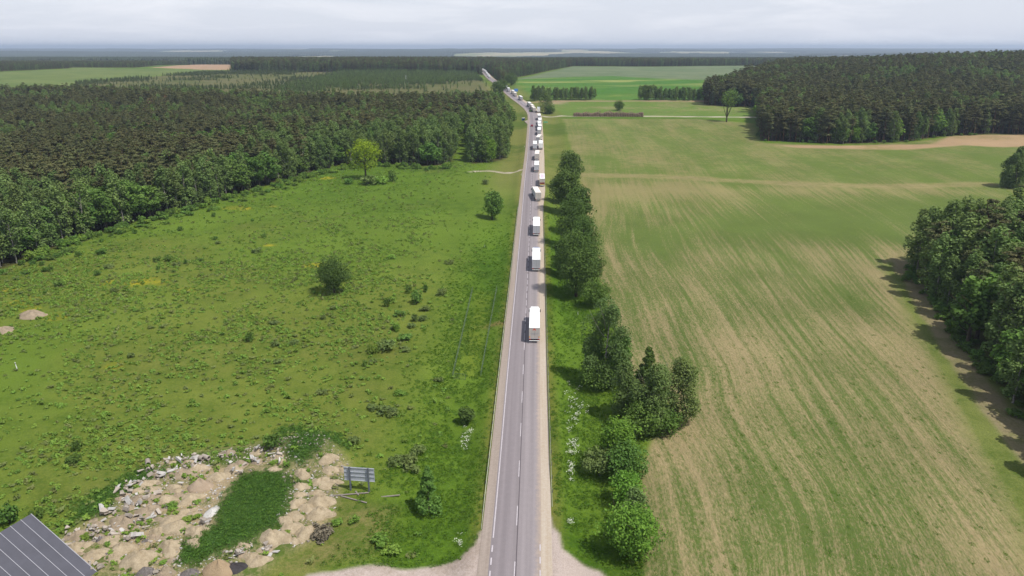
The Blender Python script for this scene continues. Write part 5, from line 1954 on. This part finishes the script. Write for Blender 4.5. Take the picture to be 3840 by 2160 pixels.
g_g = 'grey rubble heaps on the waste ground'
for (a, b, w) in [(1530, 445, 150), (1660, 410, 130), (1460, 360, 120), (1140, 505, 190), (1000, 500, 120), (960, 655, 160), (860, 660, 120), (940, 745, 190), (780, 815, 190), (890, 800, 130), (480, 900, 150), (630, 895, 110), (740, 865, 130), (870, 905, 110), (1720, 985, 110), (1545, 1000, 100), (820, 710, 120)]:
    heap(a, b, w, 1, 'grey heap of sand and broken concrete on the waste ground', g_g, .22)
rq = np.random.default_rng(1777)
for i in range(70):
    a_, b_ = rq.uniform(420, 1420), rq.uniform(420, 1080)
    if not inside(RUBBLE, *[np.array([v]) for v in G(*zr(a_, b_))])[0] or sdf(GRASSM, *[np.array([v]) for v in G(*zr(a_, b_))])[0] > -.6: continue
    kq = int(rq.integers(0, 3))
    heap(a_, b_, rq.uniform(45, 95), kq, ['small clod of tan sand among the rubble heaps', 'small lump of grey sand among the rubble heaps', 'small pile of grey gravel among the rubble heaps'][kq],
         ['small tan clods on the waste ground', 'small grey lumps on the waste ground', 'small gravel piles on the waste ground'][kq], rq.uniform(.14, .3))
heap(880, 1075, 250, 0, 'broadest rough sand heap near the bottom of the waste ground', None, .3)
heap(1275, 590, 175, 1, 'pale conical sand heap beside the grassy mound', None, .36, heap_mesh(1341, mat_soil('pale_sand', A(204, 184, 160), A(186, 164, 140)), .06, .1))
heap(1360, 740, 100, 0, 'bright white lime heap beside the grassy mound', None, .28, heap_mesh(1342, M_LIME, .1, .15), 'lime_heap', 'heap', 1.5)
heap(1390, 1140, 215, 0, 'large smooth tan sand heap at the bottom photo edge', None, .36, heap_mesh(1343, mat_soil('smooth_sand', A(196, 172, 140), A(186, 162, 130)), .03, .08))
heap(1500, 1110, 155, 0, 'dark heap of asphalt millings leaning on the smooth sand heap', None, .26, heap_mesh(1344, M_TAR, .12, .2), 'millings_heap')
heap(920, 1140, 130, 2, 'dark gravel heap at the bottom of the waste ground', None, .34, heap_mesh(1345, M_GRAV, .2, .1), 'gravel_heap')
heap(1055, 1140, 140, 2, 'pale stony heap between two dark gravel heaps', None, .3, heap_mesh(1346, M_SANDG, .4, .2), 'stone_heap')
heap(1215, 1145, 135, 2, 'dark gravel heap touching the smooth sand heap', None, .32, heap_mesh(1347, M_GRAV, .15, .1), 'gravel_heap')
a = P(108, 1192)
tag(link('sand_heap', heap_mesh(1350, M_SANDG, .08, .2), None, (a.x, a.y + 1.5, a.z), None, (wpx(a, 112) / 2, 3.0, 1.7)), 'lone sand heap in the far left meadow', 'heap')
a = P(2, 1246)
tag(link('sand_heap', heap_mesh(1351, M_SANDG, .1, .2), None, (a.x, a.y + 1, a.z), None, (wpx(a, 84) / 2, 3.0, 1.0)), 'low sand patch at the left photo edge', 'heap')
# dry brush heap near the billboard
px, py = zr(2080, 885)
p = P(px, py); W = wpx(p, 150 / 1.7173)
V, F = clump_leaves(np.column_stack([rng.normal(size=(26, 2)) * W * .17, np.abs(rng.normal(size=26)) * .35 + .3]), np.full(26, W * .16), 40, .22, np.random.default_rng(5), .3, .3, .9)
mb = MB(); mb.box((0, 0, .15), (W * .5, W * .35, .3))
bh = empty('brush_heap', p)
link('twigs', mesh_np('twigs', V, F, [M_TWIG]), bh)
mb.build('core', M_TAR, bh)
tag(bh, 'round heap of dry grey brush beside the sand row', 'heap')

# broken concrete


def chunk(seed, slab):
    r = np.random.default_rng(seed)
    n = int(r.integers(5, 8))
    a = np.sort(r.random(n) * 6.28)
    ra = .35 + .25 * r.random(n)
    h = .12 if slab else .3 + .15 * r.random()
    V = [(math.cos(q) * w, math.sin(q) * w * .75, z) for z, k in ((0, 1), (h, .9)) for q, w in zip(a, ra * k)]
    F = [tuple(range(n))[::-1], tuple(range(n, 2 * n))] + [(i, (i + 1) % n, n + (i + 1) % n, n + i) for i in range(n)]
    me = bpy.data.meshes.new('chunk'); me.from_pydata(V, [], F); me.materials.append(M_CONC if seed % 3 else M_CONCW); me.update()
    return me


CH = [chunk(1400 + i, i % 2) for i in range(9)]
r = np.random.default_rng(1500)
rub = [(1110, 400, 60), (1210, 410, 50), (1250, 430, 60), (1460, 350, 60), (1660, 330, 60), (1530, 440, 70), (1660, 395, 60), (1150, 480, 90), (1000, 490, 60), (900, 540, 60), (960, 640, 80), (860, 660, 60), (940, 730, 90), (830, 700, 60), (780, 790, 90),
       (890, 780, 60), (740, 850, 80), (480, 880, 80), (630, 880, 60), (870, 890, 60), (590, 1080, 60), (1740, 980, 50), (1545, 990, 45), (1050, 1110, 60), (690, 730, 40), (800, 580, 50), (1340, 790, 30), (600, 840, 40), (1800, 380, 50)]
for i in range(290):
    cx, cy_, sp = rub[i % len(rub)]
    px, py = zr(cx + r.normal() * sp * .6, cy_ + r.normal() * sp * .38)
    if py > 2158: continue
    p = P(px, py)
    s = .5 + 1.0 * r.random() ** 2
    o = link('concrete_chunk', CH[int(r.integers(9))], None, (p.x, p.y, p.z + .12 + .55 * r.random()), (r.normal() * .35, r.normal() * .35, r.random() * 6.28), (s * 1.2, s, s))
    tag(o, 'broken slab of old concrete lying on the rubble heaps', 'rubble', 'broken concrete on the rubble heaps')
px, py, n = 0, 0, 1500
rx, ry_, rr3 = region_points(-80, -15, 78, 135, .55, 1104)
k = (sdf(RUBBLE, rx, ry_) > 0) & (sdf(GRASSM, rx, ry_) < .5) & (fbm(rx, ry_, 7, 351, 3) > .44)
rx, ry_ = rx[k], ry_[k]
s = .15 + .5 * rr3.random(len(rx)) ** 2.5
scatter('small_rubble', np.stack([rx, ry_, hterr(rx, ry_) + .03], 1), CH, rr3.integers(0, 9, len(rx)), np.stack([s, s, s], 1), rr3.random(len(rx)) * 6.28, 'small stones and concrete bits strewn over the waste ground', 'rubble')
# concrete pipes
for (a, b, yaw, lab) in [(955, 418, .5, 'single concrete pipe lying apart on the grass'), (1290, 388, 1.1, 'left concrete pipe of the pair above the rubble'), (1328, 384, 1.1, 'right concrete pipe of the pair above the rubble')]:
    p = P(*zr(a, b))
    mb = MB(); n = 14
    V = []
    for y in (-.75, .75):
        for rad in (.42, .33):
            V += [(math.cos(6.2832 * q / n) * rad, y, .42 + math.sin(6.2832 * q / n) * rad) for q in range(n)]
    F = []
    for q in range(n):
        j = (q + 1) % n
        F += [(q, j, 2 * n + j, 2 * n + q), (n + q, 3 * n + q, 3 * n + j, n + j), (q, n + q, n + j, j), (2 * n + q, 2 * n + j, 3 * n + j, 3 * n + q)]
    mb.add(V, F)
    tag(mb.build('concrete_pipe', M_CONC, None, loc=p + Vector((0, 0, .1)), rot=(0, 0, yaw)), lab, 'pipe')
# boards on the ground below the billboard
M_WOOD = mat_plain('grey_wood', A(168, 158, 150), .9, .1, var=.3, scale=2)
for (a, b, c, d, lab) in [(2120, 622, 2375, 602, 'longest grey board on the grass below the billboard'), (2195, 622, 2362, 668, 'slanting grey board below the billboard'), (2455, 622, 2576, 624, 'grey board lying apart, right of the billboard'),
                          (2290, 592, 2310, 618, 'short grey stick under the billboard')]:
    p = P(*zr(a, b)); q = P(*zr(c, d))
    m = (p + q) / 2
    dv = q - p
    tag(MB().box((0, 0, .15), (dv.length, .22, .14), bev=.02).build('board', M_WOOD, None, loc=m, rot=(0, 0, math.atan2(dv.y, dv.x))), lab, 'board')

# ------------------------------------------------------------------ long brushwood heap in the far field
a = G(2150, 436); b = G(2412, 437)
r = np.random.default_rng(61)
n = 2200
t = r.random(n)
L = float(np.hypot(*(b - a)))
C = np.stack([t * L, r.normal(size=n) * 1.7, np.abs(r.random(n)) * 5.2 * np.sin(np.pi * np.clip(t * .94 + .03, 0, 1)) ** .35 * (.75 + .25 * np.sin(t * 40))], 1)
V, F = quads(C, unit(r.normal(size=(n, 3)) + UP * .5), .35 + .7 * r.random(n), r, .16)
bw = empty('brushwood_heap', (a[0], a[1], float(hterr(*a))), math.atan2(b[1] - a[1], b[0] - a[0]))
link('branches', mesh_np('branches', V, F, [mat_leaf('brown_branches', A(150, 132, 114), A(118, 102, 88), .05, .01, .1)]), bw)
mb = MB()
for k in range(30):
    x = L * (k + .5) / 30
    hh = 2.9 + 1.1 * r.random(); mb.box((x, 0, hh / 2 - .2), (L / 29, 3.2, hh), bev=.6)
mb.build('core', mat_soil('brushwood_core', A(160, 138, 118), A(126, 108, 92)), bw)
tag(bw, 'long brown heap of brushwood along the far field track', 'brushwood')

# ------------------------------------------------------------------ shed roof in the lower left corner
M_TIN = mat_plain('blue_grey_sheet_roof', A(100, 100, 110), .55, .35, .1, var=.25, scale=.5, dirt=A(80, 80, 88), rnd=.06)
M_SEAM = mat_plain('roof_seam', A(186, 186, 194), .5, .4, .2)
M_WALL = mat_plain('shed_wall', A(170, 165, 156), .9, .1, var=.2)


def Gz(px, py, z):
    d = ray(px, py)
    t = (z - CAM_Z) / d[2]
    return np.array([d[0] * t, d[1] * t])


ZR = 7.2
a0 = Gz(116, 1927, ZR); a1 = Gz(0, 1996, ZR)
rd = (a1 - a0) / np.linalg.norm(a1 - a0)
pd = np.array([-rd[1], rd[0]])
if pd[1] > 0: pd = -pd


def proj(x, y, z):
    c, s = math.cos(PITCH), math.sin(PITCH)
    dy = y; dz = z - CAM_Z
    zc = dy * c - dz * s; yc = dy * s + dz * c
    return 1920 + FPX * x / zc, 1080 - FPX * yc / zc


best = None
for m in np.linspace(-.2, .6, 81):
    q = a0 + pd * 9
    x, y = proj(q[0], q[1], ZR - 9 * m)
    tx = 116 + (y - 1927) * (300 - 116) / (2160 - 1927)
    if best is None or abs(x - tx) < best[0]: best = (abs(x - tx), m)
slope = best[1]
print('shed slope', best)
shed = empty('shed', (a0[0], a0[1], float(hterr(a0[0], a0[1]))))
zb_ = shed.location.z
LR, LS = 26.0, 12.0


def sp3(u, v, up=0.0):
    q = a0 + rd * u + pd * v
    return Vector((q[0] - a0[0], q[1] - a0[1], ZR - slope * v + up - zb_))


npn = 17
pw = LR / npn
for k in range(npn):
    u0, u1 = k * pw + .01, (k + 1) * pw - .01
    mb = MB()
    vs = [sp3(u0, 0), sp3(u1, 0), sp3(u1, LS), sp3(u0, LS)]
    vs += [v - Vector((0, 0, .06)) for v in vs]
    mb.add(vs, [(0, 1, 2, 3), (7, 6, 5, 4), (0, 4, 5, 1), (1, 5, 6, 2), (2, 6, 7, 3), (3, 7, 4, 0)])
    mb.build('roof_panel', M_TIN, shed)
    if k:
        MB().tube([sp3(k * pw, -.02, .03), sp3(k * pw, LS, .03)], .045, 4).build('roof_seam', M_SEAM, shed)
MB().tube([sp3(0, 0, .02), sp3(0, LS, .02)], .06, 4).build('verge_trim', M_SEAM, shed)
mb = MB()
cs = [sp3(.4, .4, -.12), sp3(LR - .4, .4, -.12), sp3(LR - .4, LS - .4, -.12), sp3(.4, LS - .4, -.12)]
vs = cs + [Vector((c.x, c.y, -1.0)) for c in cs]
mb.add(vs, [(0, 4, 5, 1), (1, 5, 6, 2), (2, 6, 7, 3), (3, 7, 4, 0)])
mb.build('wall', M_WALL, shed)
tag(shed, 'shed with blue grey seamed metal roof in the lower left corner', 'shed')

# ------------------------------------------------------------------ air
hz = NT('air')
hz.t.links.new(hz.n('ShaderNodeVolumePrincipled', {'Color': (0.68, 0.81, 1.0, 1), 'Density': 0.00009, 'Anisotropy': 0.2}).outputs[0], hz.out.inputs['Volume'])
hb = MB().box((0, 15500, 30), (120000, 34000, 210)).build('haze', hz.m)
hb.location = (0, 0, 0)
tag(hb, 'thin blue haze filling the air over the country', 'haze', None, 'stuff')
